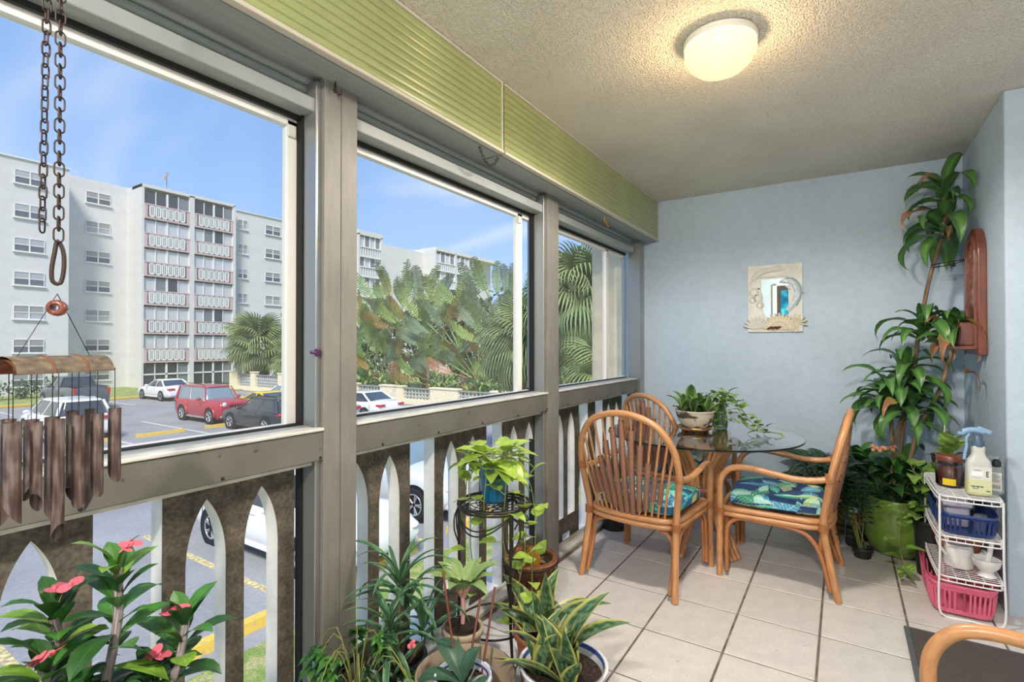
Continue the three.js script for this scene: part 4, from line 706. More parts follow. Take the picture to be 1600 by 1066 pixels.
// plaque on the right wall
M.carved = phys({ map: tex(256, 256, (u, v) => { const k = 1 + 0.3 * tile(u, v * 0.3, 18, 5, 3); return [0.46 * k, 0.25 * k, 0.19 * k]; }), roughness: 0.35, clearcoat: 0.3 });
{
  const p = thing('carved_plaque', 'tall reddish brown carved wooden plaque with a shelf, on the wall beside the dracaena', 'plaque', [RIGHT, 1.215, -3.79], -Math.PI / 2);
  const s = new THREE.Shape(); s.moveTo(-0.155, 0); s.lineTo(0.155, 0); s.lineTo(0.155, 0.53); s.absarc(0, 0.53, 0.155, 0, Math.PI, false); s.closePath();
  part('board', metres(extrude(s, 0.026, 0.006).translate(0, 0, 0.006)), M.carved, p);
  const s2 = new THREE.Shape(); s2.moveTo(-0.125, 0.03); s2.lineTo(0.125, 0.03); s2.lineTo(0.125, 0.53); s2.absarc(0, 0.53, 0.125, 0, Math.PI, false); s2.closePath(); const h2 = new THREE.Path(); h2.moveTo(-0.1, 0.05); h2.lineTo(0.1, 0.05); h2.lineTo(0.1, 0.53); h2.absarc(0, 0.53, 0.1, 0, Math.PI, false); h2.closePath(); s2.holes.push(h2);
  part('moulding', extrude(s2, 0.01, 0.004).translate(0, 0, 0.036), M.carved, p);
  part('carving', Array.from({ length: 24 }, (_, k) => new THREE.SphereGeometry(0.02, 8, 6).scale(rr(0.6, 1), rr(1, 2), 0.6).translate(rr(-0.05, 0.05), 0.27 + k * 0.0135, 0.038)), M.carved, p);
  part('shelf', new RoundedBoxGeometry(0.27, 0.022, 0.10, 2, 0.006).translate(0, 0.03, 0.085), M.carved, p);
  part('shelf_box', new RoundedBoxGeometry(0.22, 0.13, 0.07, 2, 0.01).translate(0, 0.105, 0.072), M.carved, p);
}

// ---------------------------------------------------------------- the tall dracaena and its neighbours
M.greenPot = phys({ color: col(112, 142, 58), roughness: 0.3, clearcoat: 0.4 }); M.blackPlastic = std({ color: col(38, 40, 42), roughness: 0.55 }); M.terracotta = std({ map: mottle([0.68, 0.42, 0.30], 0.16, 7, 4), roughness: 0.9 });
const dracV = (k) => (t, s) => { const a = Math.abs(s) < 0.3 ? 1.5 : 1, n = 1 + 0.25 * Math.sin(s * 9 + k); return [0.075 * a * n, 0.19 * a * n, 0.045 * a]; };
const drac = [0, 1, 2, 3].map((i) => leafGeo({ L: 0.28 + 0.04 * i, W: 0.082 + 0.01 * (i % 2), bend: [1.7, 2.4, 2.1, 2.8][i], fold: 0.35, n: 12, shape: 'lance', wave: 0.14, twist: [0.2, -0.4, 0.5, -0.2][i], color: dracV(i) }));
const dracBrown = leafGeo({ L: 0.3, W: 0.055, bend: 2.3, fold: 0.4, n: 12, wave: 0.35, twist: 1.3, color: (t) => t < 0.4 ? [0.06, 0.16, 0.03] : t < 0.55 ? [0.42, 0.36, 0.08] : [0.40, 0.20, 0.10] });
const dracDead = leafGeo({ L: 0.24, W: 0.045, bend: 2.6, fold: 0.5, n: 10, wave: 0.5, twist: 1.8, color: () => [0.36, 0.18, 0.10] });
{
  const d = thing('dracaena', 'tall dracaena with drooping strap leaves in the green pot, reaching the ceiling', 'plant', [0.265, 0, -3.87]);
  pot(d, [[0, 0], [0.085, 0], [0.13, 0.03], [0.165, 0.10], [0.168, 0.2], [0.152, 0.33], [0.15, 0.345], [0.142, 0.345], [0.14, 0.3], [0.155, 0.2]], M.greenPot, 0.142, 0.315);
  // positions below are relative to the pot (x right, y up, z toward the viewer)
  const q = (u, v, w) => V(u, v, w);
  const canes = [[q(0.0, 0.3, 0), q(0.02, 0.6, 0.0), q(0.06, 0.95, -0.04), q(0.10, 1.2, -0.05), q(0.17, 1.65, -0.08), q(0.235, 1.92, -0.10), q(0.25, 2.2, -0.12)],
    [q(-0.02, 0.3, 0.02), q(0.0, 0.7, 0.02), q(0.08, 1.0, 0.0), q(0.11, 1.3, 0.0), q(0.13, 1.36, 0.0)], [q(-0.03, 0.3, 0.0), q(-0.02, 0.6, 0.03), q(-0.03, 0.94, 0.03)], [q(0.03, 0.3, 0.02), q(0.1, 0.75, 0.03), q(0.2, 1.0, 0.05), q(0.28, 1.36, 0.06)]];
  for (const c of canes) { part('cane', tube(c, 0.011, 40, 8), M.stemBrown, d); }
  const heads = [[q(0.25, 2.22, -0.12), 17, 0.85, 0.7], [q(0.235, 2.0, -0.10), 20, 1.05, 1.0], [q(0.13, 1.38, 0.0), 17, 0.9, 0.6], [q(-0.03, 0.96, 0.03), 24, 1.05, 0.5], [q(0.27, 1.36, 0.05), 18, 0.95, 0.5], [q(0.07, 0.92, 0.06), 17, 1.0, 1.0], [q(0.05, 1.14, 0.02), 15, 0.9, 0.8]];
  for (const [p, n, sc, a] of heads) for (let k = 0; k < n; k++) {
    const f = k / (n - 1), g = rnd() < 0.05 ? dracBrown : any(drac);
    clear(addLeaf(d, g, M.leafV, p.clone().add(V(0, -0.11 * f, 0)), k * 2.399 + rr(-0.3, 0.3), lerp(a * 0.4, a + 0.45, f) + rr(-0.15, 0.15), sc * rr(0.75, 1.05), rr(-0.3, 0.3)));
  }
  for (const [p, y] of [[q(0.18, 2.06, -0.06), -1.7], [q(0.27, 1.26, 0.1), 0.6], [q(0.2, 1.24, 0.1), -0.4], [q(0.24, 1.98, -0.03), 0.1], [q(0.3, 1.1, 0.12), 0.3]]) clear(addLeaf(d, dracDead, M.leafV, p, y, 1.1, 0.9));
  for (const [p, y] of [[q(0.26, 1.38, 0.08), 0.4], [q(0.25, 1.30, 0.08), -0.3]]) clear(addLeaf(d, dracBrown, M.leafV, p, y, 1.2, 1.15));
}
{
  const u = thing('peace_lily', 'dark glossy undergrowth filling the top of the green pot', 'plant', [0.265, 0.32, -3.87]);
  const lily = [0, 1, 2].map((i) => leafGeo({ L: 0.19 + 0.03 * i, W: 0.085, bend: 1.4 + 0.4 * i, fold: 0.3, n: 9, shape: 'lance', wave: 0.12, stalk: 0.12 + 0.04 * i, stalkR: 0.003 }));
  for (const [x, z] of [[-0.05, 0.03], [0.05, 0.05], [0.0, 0.09], [-0.08, 0.0]]) rosette(u, lily, [M.leafDeep, M.leafDark, M.leafDeep, M.leafMid], 13, V(x, 0, z), { t0: 0.1, t1: 1.15, s0: 0.75, s1: 1.1, walls: true });
  part('blossom', Array.from({ length: 14 }, () => new THREE.SphereGeometry(0.012, 8, 6).translate(rr(-0.12, 0.0), 0.30 + rr(0, 0.04), rr(0.06, 0.12))), leafMat({ color: col(214, 150, 120), roughness: 0.8 }), u, 'faded salmon blossoms');
}
single('tie_wire', [tube([[0, 0, 0], [0.07, 0.008, 0.03], [0.16, 0.015, 0.05]], 0.0028, 14, 6), tube([[0, -0.015, 0], [0.08, -0.01, 0.03], [0.16, 0.015, 0.05]], 0.0028, 14, 6), new THREE.ConeGeometry(0.012, 0.03, 6).translate(0.1, -0.005, 0.035)], M.gasket, 'black wire tying the dracaena cane to the carved plaque', 'wire', [0.445, 1.74, -3.95], 0);
{
  // leafy plants around the green pot
  const mk = (name, label, x, d, pr, mat) => { const t = thing(name, label, 'plant', [x, 0, -d]); pot(t, pr, mat, pr[3][0] - 0.01, pr[3][1] - 0.01); return t; };
  const a = mk('philodendron', 'dark glossy leafy plant crowding the wall beside the rattan chair', -0.08, 4.12, potProf(0.08, 0.105, 0.2), M.terracotta);
  const phil = [0, 1].map((i) => leafGeo({ L: 0.2 + 0.04 * i, W: 0.09, bend: 1.3 + 0.4 * i, fold: 0.3, n: 9, shape: 'lance', wave: 0.1, stalk: 0.16, stalkR: 0.003 }));
  rosette(a, phil, [M.leafDark, M.leafMid, M.leafDeep], 26, V(0, 0.18, 0), { t0: 0.05, t1: 1.0, s0: 0.9, s1: 1.45, walls: true });
  const b = mk('pothos', 'bright green heart leaf plant behind the wire shelf', 0.40, 3.62, potProf(0.06, 0.08, 0.3), M.blackPlastic);
  rosette(b, pothosGeo, [M.leafV], 26, V(0, 0.29, 0), { t0: 0.1, t1: 1.5, s0: 1.0, s1: 1.4, up: 0.2 }); vine(b, [V(-0.05, 0.3, 0.04), V(-0.12, 0.36, 0.1), V(-0.15, 0.2, 0.14), V(-0.12, 0.05, 0.17), V(-0.09, 0.02, 0.25)], pothosGeo, M.leafV, 0.05, 1.0); vine(b, [V(0, 0.3, 0), V(-0.05, 0.5, 0.02), V(-0.1, 0.62, 0.05)], pothosGeo, M.leafV, 0.03, 1.1); vine(b, [V(0, 0.3, 0), V(0.03, 0.5, 0.03), V(0.06, 0.6, 0.05)], pothosGeo, M.leafV, 0.03, 1.1);
  part('stake', rod(V(0.04, 0.3, 0.02), V(0.055, 0.83, 0.05), 0.0035), M.trimBeige, b);
  const c = mk('fern', 'feathery dark green plant arching in front of the green pot', 0.09, 3.70, potProf(0.04, 0.05, 0.06), M.blackPlastic);
  const frond = (() => { const gs = [], cv = new THREE.CatmullRomCurve3([V(0, 0, 0), V(0, 0.16, 0.05), V(0, 0.22, 0.17), V(0, 0.14, 0.3)]); gs.push(new THREE.TubeGeometry(cv, 14, 0.0018, 4)); const lf = leafGeo({ L: 0.045, W: 0.02, bend: 0.6, n: 3, m: 1, shape: 'spoon' }); for (let k = 3; k < 15; k++) { const p = cv.getPointAt(k / 15); for (const s of [-1, 1]) { const g = lf.clone(); g.rotateX(0.6); g.rotateY(s * 1.3); g.rotateZ(-s * 0.5); g.translate(p.x, p.y, p.z); gs.push(g); } } return join(gs); })();
  for (let k = 0; k < 38; k++) addLeaf(c, frond, any([M.leafDeep, M.leafDeep, M.leafDark]), V(0, 0.3 + rr(-0.05, 0.1), 0).add(V(rr(-0.1, 0.02), 0, rr(-0.06, 0.04))), -0.75 + rr(-1.25, 1.25), rr(-0.2, 0.7), rr(0.75, 1.1), 0, 'frond');
  part('stem', Array.from({ length: 6 }, () => rod(V(rr(-0.02, 0.02), 0.05, rr(-0.02, 0.02)), V(rr(-0.1, 0.02), 0.32, rr(-0.06, 0.04)), 0.003)), M.stem, c);
  const e = thing('nursery_pot', 'small black plastic pot with dry stems beside the green pot', 'pot', [0.055, 0, -3.90]);
  pot(e, potProf(0.048, 0.064, 0.11), M.blackPlastic, 0.058, 0.09); part('stems', Array.from({ length: 6 }, () => tube([[rr(-0.03, 0.03), 0.09, rr(-0.03, 0.03)], [rr(-0.04, 0.04), 0.16, rr(-0.04, 0.04)], [rr(-0.05, 0.05), 0.21, rr(-0.05, 0.05)]], 0.0022, 6, 5)), M.stemBrown, e);
  const f = mk('young_corn_plant', 'bright strap leaved plant rising behind the rattan chair back', 0.10, 4.06, potProf(0.05, 0.06, 0.14), M.terracotta);
  part('cane', tube([[0, 0.12, 0], [0, 0.3, 0.01], [-0.01, 0.48, 0.02]], 0.01, 10, 8), M.stemBrown, f); rosette(f, drac, [M.leafMid], 13, V(-0.01, 0.48, 0.02), { t0: 0.05, t1: 1.0, s0: 0.65, s1: 0.9, walls: true });
}
// ---------------------------------------------------------------- wire shelf by the right wall
M.wireWhite = std({ color: col(238, 238, 240), roughness: 0.35 });
const SX0 = 0.373, SX1 = 0.592, SD0 = 3.09, SD1 = 3.60, SLV = [0.19, 0.375, 0.56];
{
  const s = thing('wire_shelf', 'white wire shelf rack with three tiers against the right wall', 'shelf', [(SX0 + SX1) / 2, 0, -(SD0 + SD1) / 2]);
  const w = (SX1 - SX0) / 2, l = (SD1 - SD0) / 2;
  for (const z of [l, -l]) part('upright', tube([[-w, SLV[2], z], [-w, 0.3, z], [-w, 0.02, z], [-w + 0.012, 0.006, z], [0, 0.006, z], [w - 0.012, 0.006, z], [w, 0.02, z], [w, 0.3, z], [w, SLV[2], z]], 0.0048, 60, 8), M.wireWhite, s);
  for (const y of SLV) {
    const r = 0.02, loop = [[-w, y, l - r], [-w + r * 0.3, y, l - r * 0.3], [-w + r, y, l], [w - r, y, l], [w - r * 0.3, y, l - r * 0.3], [w, y, l - r], [w, y, -l + r], [w - r * 0.3, y, -l + r * 0.3], [w - r, y, -l], [-w + r, y, -l], [-w + r * 0.3, y, -l + r * 0.3], [-w, y, -l + r]];
    const t = part('tier', [tube(loop, 0.0045, 90, 6, true), tube(loop.map(([x, yy, z]) => [x, yy - 0.02, z]), 0.0035, 90, 6, true)], M.wireWhite, s); const gs = [];
    for (let z = -l + 0.02; z < l; z += 0.0245) gs.push(rod(V(-w, y + 0.003, z), V(w, y + 0.003, z), 0.0018, 0.0018, 5)); for (const x of [-0.05, 0.0, 0.05]) gs.push(rod(V(x, y - 0.002, -l), V(x, y - 0.002, l), 0.0025, 0.0025, 5));
    for (let x = -w + 0.03; x < w; x += 0.03) gs.push(rod(V(x, y - 0.02, l), V(x, y + 0.003, l), 0.0018, 0.0018, 5));
    part('wires', gs, M.wireWhite, t);
  }
}
const top = SLV[2] + 0.006, midT = SLV[1] + 0.006, low = SLV[0] + 0.006;
// baskets: slotted rounded tubs
function basket(name, label, mat, x, y, d, hw, hl, h, turn = 0) {
  const b = thing(name, label, 'basket', [x, y, -d], turn), sup = (sx, sz, yy, N = 40, n = 6) => { const r = []; for (let k = 0; k < N; k++) { const q = k / N * Math.PI * 2, c = Math.cos(q), s = Math.sin(q); r.push([sx * Math.sign(c) * Math.abs(c) ** (2 / n), yy, sz * Math.sign(s) * Math.abs(s) ** (2 / n)]); } return r; };
  const at = (f) => sup(hw * lerp(0.9, 1, f), hl * lerp(0.92, 1, f), h * f);
  part('floor', loft([sup(0.001, 0.001, 0.004), sup(hw * 0.9, hl * 0.92, 0.004), at(0), at(0.16)]), mat, b);
  const r0 = at(0.78), band = loft([at(0.76), at(1), sup(hw * 1.03, hl * 1.02, h), sup(hw * 1.03, hl * 1.02, h - 0.012)]); part('rim', band, mat, b);
  // slats at even steps around the tub
  const even = (ring, n) => { const L = [0]; for (let k = 1; k <= ring.length; k++) { const p = ring[k - 1], q2 = ring[k % ring.length]; L.push(L[k - 1] + Math.hypot(q2[0] - p[0], q2[2] - p[2])); } const out = []; let k = 0; for (let m = 0; m < n; m++) { const t = L[ring.length] * m / n; while (L[k + 1] < t) k++; out.push(V(...ring[k])); } return out; };
  const A = even(sup(hw * 0.912, hl * 0.93, h * 0.14, 1200), 72), B = even(sup(hw * lerp(0.9, 1, 0.78), hl * lerp(0.92, 1, 0.78), h * 0.78, 1200), 72);
  for (let k = 0; k < 72; k++) part('slat', rod(A[k], B[k], 0.0048, 0.0052, 6), mat, b);
  return b;
}
M.bluePlastic = phys({ color: col(44, 66, 122), roughness: 0.35 }); M.pinkPlastic = phys({ color: col(232, 112, 142), roughness: 0.35 }); M.lilac = phys({ color: col(205, 200, 222), roughness: 0.35, transmission: 0.25, thickness: 0 });
M.ceramic = phys({ color: col(238, 236, 232), roughness: 0.25, clearcoat: 0.5 });
const SXm = (SX0 + SX1) / 2 + 0.0, SDm = 3.30;
basket('storage_basket', 'navy blue slotted plastic basket on the middle wire tier', M.bluePlastic, SXm + 0.0, midT, 3.345, 0.107, 0.24, 0.10);
{ const b = basket('storage_basket', 'pink slotted plastic basket on the floor under the wire shelf', M.pinkPlastic, SXm - 0.02, 0.012, 3.34, 0.125, 0.235, 0.14); }
{
  const t = thing('food_tub', 'lilac plastic tub with lid inside the navy basket', 'container', [SXm - 0.035, midT + 0.006, -3.30], 0.1);
  part('tub', new RoundedBoxGeometry(0.10, 0.10, 0.16, 4, 0.02).translate(0, 0.05, 0), M.lilac, t); part('lid', new RoundedBoxGeometry(0.115, 0.022, 0.175, 4, 0.009).translate(0, 0.108, 0), M.lilac, t);
}
M.cup = phys({ color: 0xffffff, transmission: 0.9, thickness: 0.003, roughness: 0.05 });
single('clear_cup', lathe([[0, 0], [0.02, 0], [0.025, 0.075], [0.023, 0.075], [0.018, 0.004], [0, 0.004]], 20), M.cup, 'small clear cup inside the navy basket', 'cup', [SXm + 0.055, midT + 0.006, -3.22]);
// jar of brown liquid
M.brew = phys({ color: col(98, 40, 26), roughness: 0.06, clearcoat: 1 }); M.labelYellow = std({ color: col(232, 205, 40), roughness: 0.6 });
{
  const j = thing('glass_jar', 'glass jar of dark brown liquid with a yellow sticker on the top wire tier', 'jar', [0.438, top, -3.30]); j.scale.setScalar(1.2);
  part('liquid', lathe([[0, 0.004], [0.036, 0.004], [0.042, 0.01], [0.043, 0.085], [0, 0.085]], 32), M.brew, j);
  part('glass', lathe([[0, 0], [0.04, 0], [0.046, 0.008], [0.047, 0.095], [0.043, 0.105], [0.043, 0.11], [0.041, 0.11], [0.041, 0.104], [0.0445, 0.095], [0.044, 0.009], [0, 0.003]], 32), M.clearGlass, j);
  part('lid', lathe([[0, 0.128], [0.038, 0.128], [0.045, 0.124], [0.046, 0.105], [0.044, 0.105]], 32), M.carved, j);
  part('sticker', new THREE.CylinderGeometry(0.0478, 0.0478, 0.026, 20, 1, true, -0.62, 0.9).translate(0, 0.024, 0), M.labelYellow, j, 'yellow sticker');
}
function canvasTex(w, h, draw) { const c = document.createElement('canvas'); c.width = w; c.height = h; draw(c.getContext('2d')); const t = new THREE.CanvasTexture(c); t.colorSpace = THREE.SRGBColorSpace; return t; }
M.bottleLabel = std({ map: canvasTex(512, 512, (g) => {
  g.fillStyle = '#dfe0da'; g.fillRect(0, 0, 512, 250); g.fillStyle = '#d9dcae'; g.fillRect(0, 250, 512, 262); g.fillStyle = '#f6f6f4'; g.fillRect(40, 90, 270, 90);
  g.fillStyle = '#20242a'; g.font = 'bold 150px sans-serif'; g.fillText('E', 370, 190);
  // print too small to read in the photograph: plain uneven marks, no letters
  const marks = (x, y, n, w, h, c) => { g.fillStyle = c; for (let k = 0; k < n; k++) g.fillRect(x + k * w, y + (k * 5) % 4, w * (0.55 + ((k * 7) % 4) * 0.12), h); };
  marks(100, 58, 9, 19, 20, '#7f93a8'); marks(40, 205, 12, 20, 16, '#a9bcae'); marks(30, 372, 11, 26, 30, '#2b3c5c'); marks(56, 414, 7, 22, 20, '#5d7290'); marks(376, 450, 4, 26, 26, '#2c332c');
}), roughness: 0.4 });
M.bottle = phys({ color: col(226, 226, 222), roughness: 0.35, transmission: 0.2, thickness: 0 }); M.bottleFill = phys({ color: col(208, 212, 160), roughness: 0.3 }); M.sprayBlue = std({ color: col(74, 96, 122), roughness: 0.4 }); M.spraySky = std({ color: col(140, 172, 206), roughness: 0.4 });
{
  const b = thing('spray_bottle', 'spray bottle with a blue trigger and printed front on the top wire tier', 'bottle', [0.522, top, -3.17], 0.1); b.scale.set(1.0, 1.14, 1.0);
  const ring = (sx, sz, y) => { const r = []; for (let k = 0; k < 36; k++) { const q = k / 36 * Math.PI * 2, c = Math.cos(q), s = Math.sin(q); r.push([sx * Math.sign(c) * Math.abs(c) ** 0.5, y, sz * Math.sign(s) * Math.abs(s) ** 0.5]); } return r; };
  part('fill', loft([ring(0.001, 0.001, 0), ring(0.041, 0.028, 0), ring(0.0445, 0.031, 0.008), ring(0.0445, 0.031, 0.07)]), M.bottleFill, b);
  part('body', loft([ring(0.0445, 0.031, 0.07), ring(0.0445, 0.031, 0.125), ring(0.04, 0.029, 0.142), ring(0.026, 0.024, 0.158), ring(0.022, 0.022, 0.172), ring(0.023, 0.023, 0.195), ring(0.02, 0.02, 0.2), ring(0.001, 0.001, 0.2)]), M.bottle, b);
  part('label', new THREE.PlaneGeometry(0.078, 0.105).translate(0, 0.066, 0.0318), M.bottleLabel, b, 'printed front with a large letter E');
  part('collar', lathe([[0.024, 0.196], [0.024, 0.212], [0.018, 0.222], [0.015, 0.242], [0, 0.244]], 24), M.sprayBlue, b);
  part('spray_head', [tube([[0.02, 0.256, 0], [-0.01, 0.262, 0], [-0.04, 0.258, 0], [-0.055, 0.25, 0]], 0.012, 16, 8), new RoundedBoxGeometry(0.055, 0.02, 0.022, 2, 0.006).rotateZ(-0.35).translate(0.022, 0.262, 0), new THREE.CylinderGeometry(0.008, 0.008, 0.02, 10).rotateZ(Math.PI / 2).translate(-0.062, 0.246, 0)], M.spraySky, b);
  part('trigger', tube([[-0.03, 0.25, 0], [-0.042, 0.225, 0], [-0.04, 0.2, 0], [-0.047, 0.165, 0], [-0.05, 0.14, 0]], 0.0065, 20, 7), M.spraySky, b);
}
{
  const b = thing('clear_bottle', 'small clear plastic bottle with a barcode beside the spray bottle', 'bottle', [0.597, top, -3.235], -0.3);
  part('body', new RoundedBoxGeometry(0.05, 0.13, 0.035, 4, 0.012).translate(0, 0.065, 0), M.cup, b);
  part('label', new THREE.PlaneGeometry(0.04, 0.085).translate(0, 0.06, 0.0182), std({ map: canvasTex(64, 128, (g) => { g.fillStyle = '#d8d8d4'; g.fillRect(0, 0, 64, 128); g.fillStyle = '#22252a'; for (let k = 0; k < 9; k++) g.fillRect(10 + k * 5, 88, 1 + (k * 7) % 3, 26); for (let k = 0; k < 6; k++) g.fillRect(8, 14 + k * 10, 30 + (k * 13) % 18, 3); }), roughness: 0.5 }), b);
  part('cap', lathe([[0.016, 0.128], [0.016, 0.15], [0.01, 0.16], [0, 0.16]], 18), M.blackPlastic, b); part('nozzle', new RoundedBoxGeometry(0.05, 0.016, 0.02, 2, 0.006).translate(-0.012, 0.17, 0), M.cup, b);
}
{
  const b = thing('planter_tray', 'dark plastic planter with a white base behind the glass jar', 'pot', [0.463, top, -3.462]);
  part('base', lathe([[0, 0], [0.045, 0], [0.07, 0.08], [0.066, 0.08], [0.04, 0.006]], 28), M.ceramic, b); pot(b, [[0.06, 0.08], [0.075, 0.082], [0.08, 0.115], [0.083, 0.12], [0.075, 0.12], [0.07, 0.09]], M.blackPlastic, 0.073, 0.108);
  rosette(b, pothosGeo, [M.leafV], 16, V(0, 0.1, 0), { t0: 0.1, t1: 1.3, s0: 0.7, s1: 1.1, up: 0.04 });
}
// lower tier
{
  const w = thing('watering_can', 'white ceramic watering can on the lowest wire tier', 'watering can', [0.462, low, -3.25], 0.45);
  part('body', lathe([[0, 0], [0.05, 0], [0.056, 0.006], [0.058, 0.06], [0.054, 0.098], [0.046, 0.108], [0.04, 0.106], [0, 0.1]], 30), M.ceramic, w);
  part('spout', [tube([[0.045, 0.025, 0.01], [0.075, 0.035, 0.012], [0.10, 0.065, 0.014]], 0.016, 14, 10), new THREE.SphereGeometry(0.02, 12, 8).scale(0.6, 1, 1).rotateZ(0.6).translate(0.105, 0.07, 0.014)], M.ceramic, w);
  part('handle', tube([[-0.05, 0.045, 0], [-0.085, 0.10, 0], [-0.095, 0.14, 0], [-0.078, 0.155, 0], [-0.058, 0.135, 0], [-0.048, 0.09, 0]], 0.0065, 28, 8), M.ceramic, w);
}
{
  const m = thing('mortar', 'white ceramic mortar bowl on a foot on the lowest wire tier', 'mortar', [0.548, low, -3.17]);
  part('bowl', lathe([[0, 0], [0.033, 0], [0.036, 0.006], [0.024, 0.018], [0.026, 0.026], [0.046, 0.05], [0.054, 0.082], [0.049, 0.084], [0.042, 0.055], [0.02, 0.034], [0, 0.03]], 32), M.ceramic, m);
  const p = thing('pestle', 'white ceramic pestle standing in the mortar', 'pestle', [0.55, low + 0.036, -3.175]); part('shaft', rod(V(0, 0.01, 0), V(0.018, 0.125, 0.0), 0.013, 0.009, 12), M.ceramic, p); part('head', new THREE.SphereGeometry(0.016, 12, 10).translate(0, 0.012, 0), M.ceramic, p);
}
{
  const t = thing('terracotta_pot', 'broad terracotta pot standing on the lowest wire tier behind the watering can', 'pot', [0.485, low, -3.43]); pot(t, [[0, 0], [0.07, 0], [0.078, 0.01], [0.098, 0.1], [0.105, 0.104], [0.105, 0.135], [0.096, 0.135], [0.09, 0.1]], M.terracotta, 0.094, 0.12);
}
// doormat
{
  const m = thing('doormat', 'dark brown doormat with a grey rubber border beside the wire shelf', 'mat', [0.60, 0, -2.52]);
  part('border', metres(new RoundedBoxGeometry(0.76, 0.010, 0.72, 2, 0.004).translate(0, 0.005, 0)), std({ color: col(86, 92, 96), roughness: 0.8 }), m);
  part('pile', metres(new RoundedBoxGeometry(0.72, 0.010, 0.68, 2, 0.003).translate(0, 0.009, 0)), std({ map: tex(256, 256, (u, v) => { const k = 0.31 + 0.09 * tile(u, v, 90, 3, 2) + 0.03 * tile(u, v, 6, 9, 3); return [k * 1.02, k * 0.92, k * 0.9]; }, { rep: [4, 4] }), roughness: 1, bumpMap: bumpNoise, bumpScale: 0.003 }), m);
}
// bucket behind the chair
{
  const b = thing('black_bucket', 'black bucket with a wire handle between the rail and the rattan chair', 'bucket', [-1.33, 0, -3.36]);
  part('tub', lathe([[0, 0], [0.075, 0], [0.1, 0.2], [0.104, 0.2], [0.104, 0.21], [0.097, 0.21], [0.07, 0.01]], 28), M.blackPlastic, b); part('handle', tube([[0, 0.19, -0.104], [0.06, 0.13, -0.09], [0.11, 0.09, 0], [0.06, 0.13, 0.09], [0, 0.19, 0.104]], 0.0028, 24, 6), M.steel, b);
}
// ---------------------------------------------------------------- chains, hooks, clip, wind chime
M.iron = std({ color: col(58, 46, 42), roughness: 0.5, metalness: 0.5 }); M.brass = std({ color: col(196, 148, 66), roughness: 0.35, metalness: 0.7 });
const linkGeo = (() => { const a = 0.0062, h = 0.0075, pts = []; for (let k = 0; k < 24; k++) { const q = k / 24 * Math.PI * 2; pts.push(V(Math.cos(q) * a, Math.sin(q) * a + (Math.sin(q) >= 0 ? h : -h) * 0.8, 0)); } return tube(pts, 0.00145, 40, 6, true); })();
function chain(parent, pts, sp = 0.0186) { const c = new THREE.CatmullRomCurve3(pts), L = c.getLength(), n = Math.max(1, Math.round(L / sp)); for (let k = 0; k <= n; k++) { const u = clamp(k / n), p = c.getPointAt(u), t = c.getTangentAt(u), m = part('link', linkGeo, M.iron, parent); m.quaternion.setFromUnitVectors(V(0, 1, 0), t.normalize()); m.rotateY((k % 2) * 1.25 + 0.5); m.position.copy(p); } }
const CX = -1.12, CD = 0.312;
{
  const c = thing('hanging_chain', 'long dark iron chain doubled back on itself above the bamboo chime', 'chain', [CX, 1.36, -CD]);
  part('hook', tube([[0, 1.10, 0], [0, 0.86, 0], [0.006, 0.83, 0], [0.014, 0.82, 0.004], [0.016, 0.84, 0.004]], 0.0035, 24, 6), M.iron, c); part('ring', new THREE.TorusGeometry(0.016, 0.0026, 7, 26).scale(0.85, 1.25, 1).rotateY(0.6).translate(0.008, 0.80, 0), M.iron, c);
  chain(c, [V(0.008, 0.77, 0), V(0.006, 0.5, 0), V(0.004, 0.085, 0)]); chain(c, [V(-0.004, 0.68, 0.012), V(-0.012, 0.4, 0.014), V(-0.016, 0.10, 0.016)]);
  part('snap_link', tube([[0, 0.075, 0], [0.011, 0.06, 0], [0.012, 0.02, 0], [0.004, 0.002, 0], [-0.008, 0.004, 0], [-0.012, 0.02, 0], [-0.006, 0.055, 0]].map(([x, y, z]) => [x * 0.62, y, z]), 0.0033, 40, 7, true).rotateY(1.3), M.iron, c, 'steel snap link');
}
for (const [p, q, lab] of [[P(-1.335, 2.132, 1.80), P(-1.335, 2.138, 1.96), 'short dark chain looped under the green valance at its joint']]) {
  const c = thing('short_chain', lab, 'chain', [p.x, p.y, p.z]); const d = q.clone().sub(p); chain(c, [V(0, 0, 0), d.clone().multiplyScalar(0.3).add(V(0, -0.055, 0)), d.clone().multiplyScalar(0.62).add(V(0, -0.062, 0)), d], 0.0186);
}
single('brass_hook', [tube([[0, 0.05, 0], [0, 0, 0], [0.012, -0.014, 0.006], [0.022, 0, 0.01]], 0.004, 16, 6), tube([[0, 0.0, -0.03], [0.004, -0.02, -0.045], [0.012, -0.018, -0.055]], 0.004, 14, 6), rod(V(0, 0.03, 0), V(0, 0.0, -0.03), 0.004)], M.brass, 'small brass double hook under the far green valance', 'hook', [-1.34, 2.085, -3.22]);
single('iron_hook', [tube([[0, 0.02, 0], [0, -0.02, 0.0], [0.008, -0.03, 0.008], [0.01, -0.02, 0.014]], 0.003, 14, 6), tube([[0, -0.01, 0], [0.004, -0.03, -0.012], [0.006, -0.024, -0.02]], 0.003, 12, 6)], M.iron, 'small dark hook on top of the broad window post', 'hook', [-1.405, 2.118, -1.10]);
{
  const c = thing('spring_clip', 'purple plastic clip on the edge of the broad window post', 'clip', [-1.428, 1.235, -1.052]);
  part('jaw', new RoundedBoxGeometry(0.014, 0.024, 0.016, 2, 0.004), std({ color: col(70, 18, 74), roughness: 0.4 }), c); part('grip', new THREE.CylinderGeometry(0.005, 0.005, 0.018, 10).rotateX(Math.PI / 2).translate(0, 0, 0.016), std({ color: col(84, 24, 88), roughness: 0.4 }), c);
}
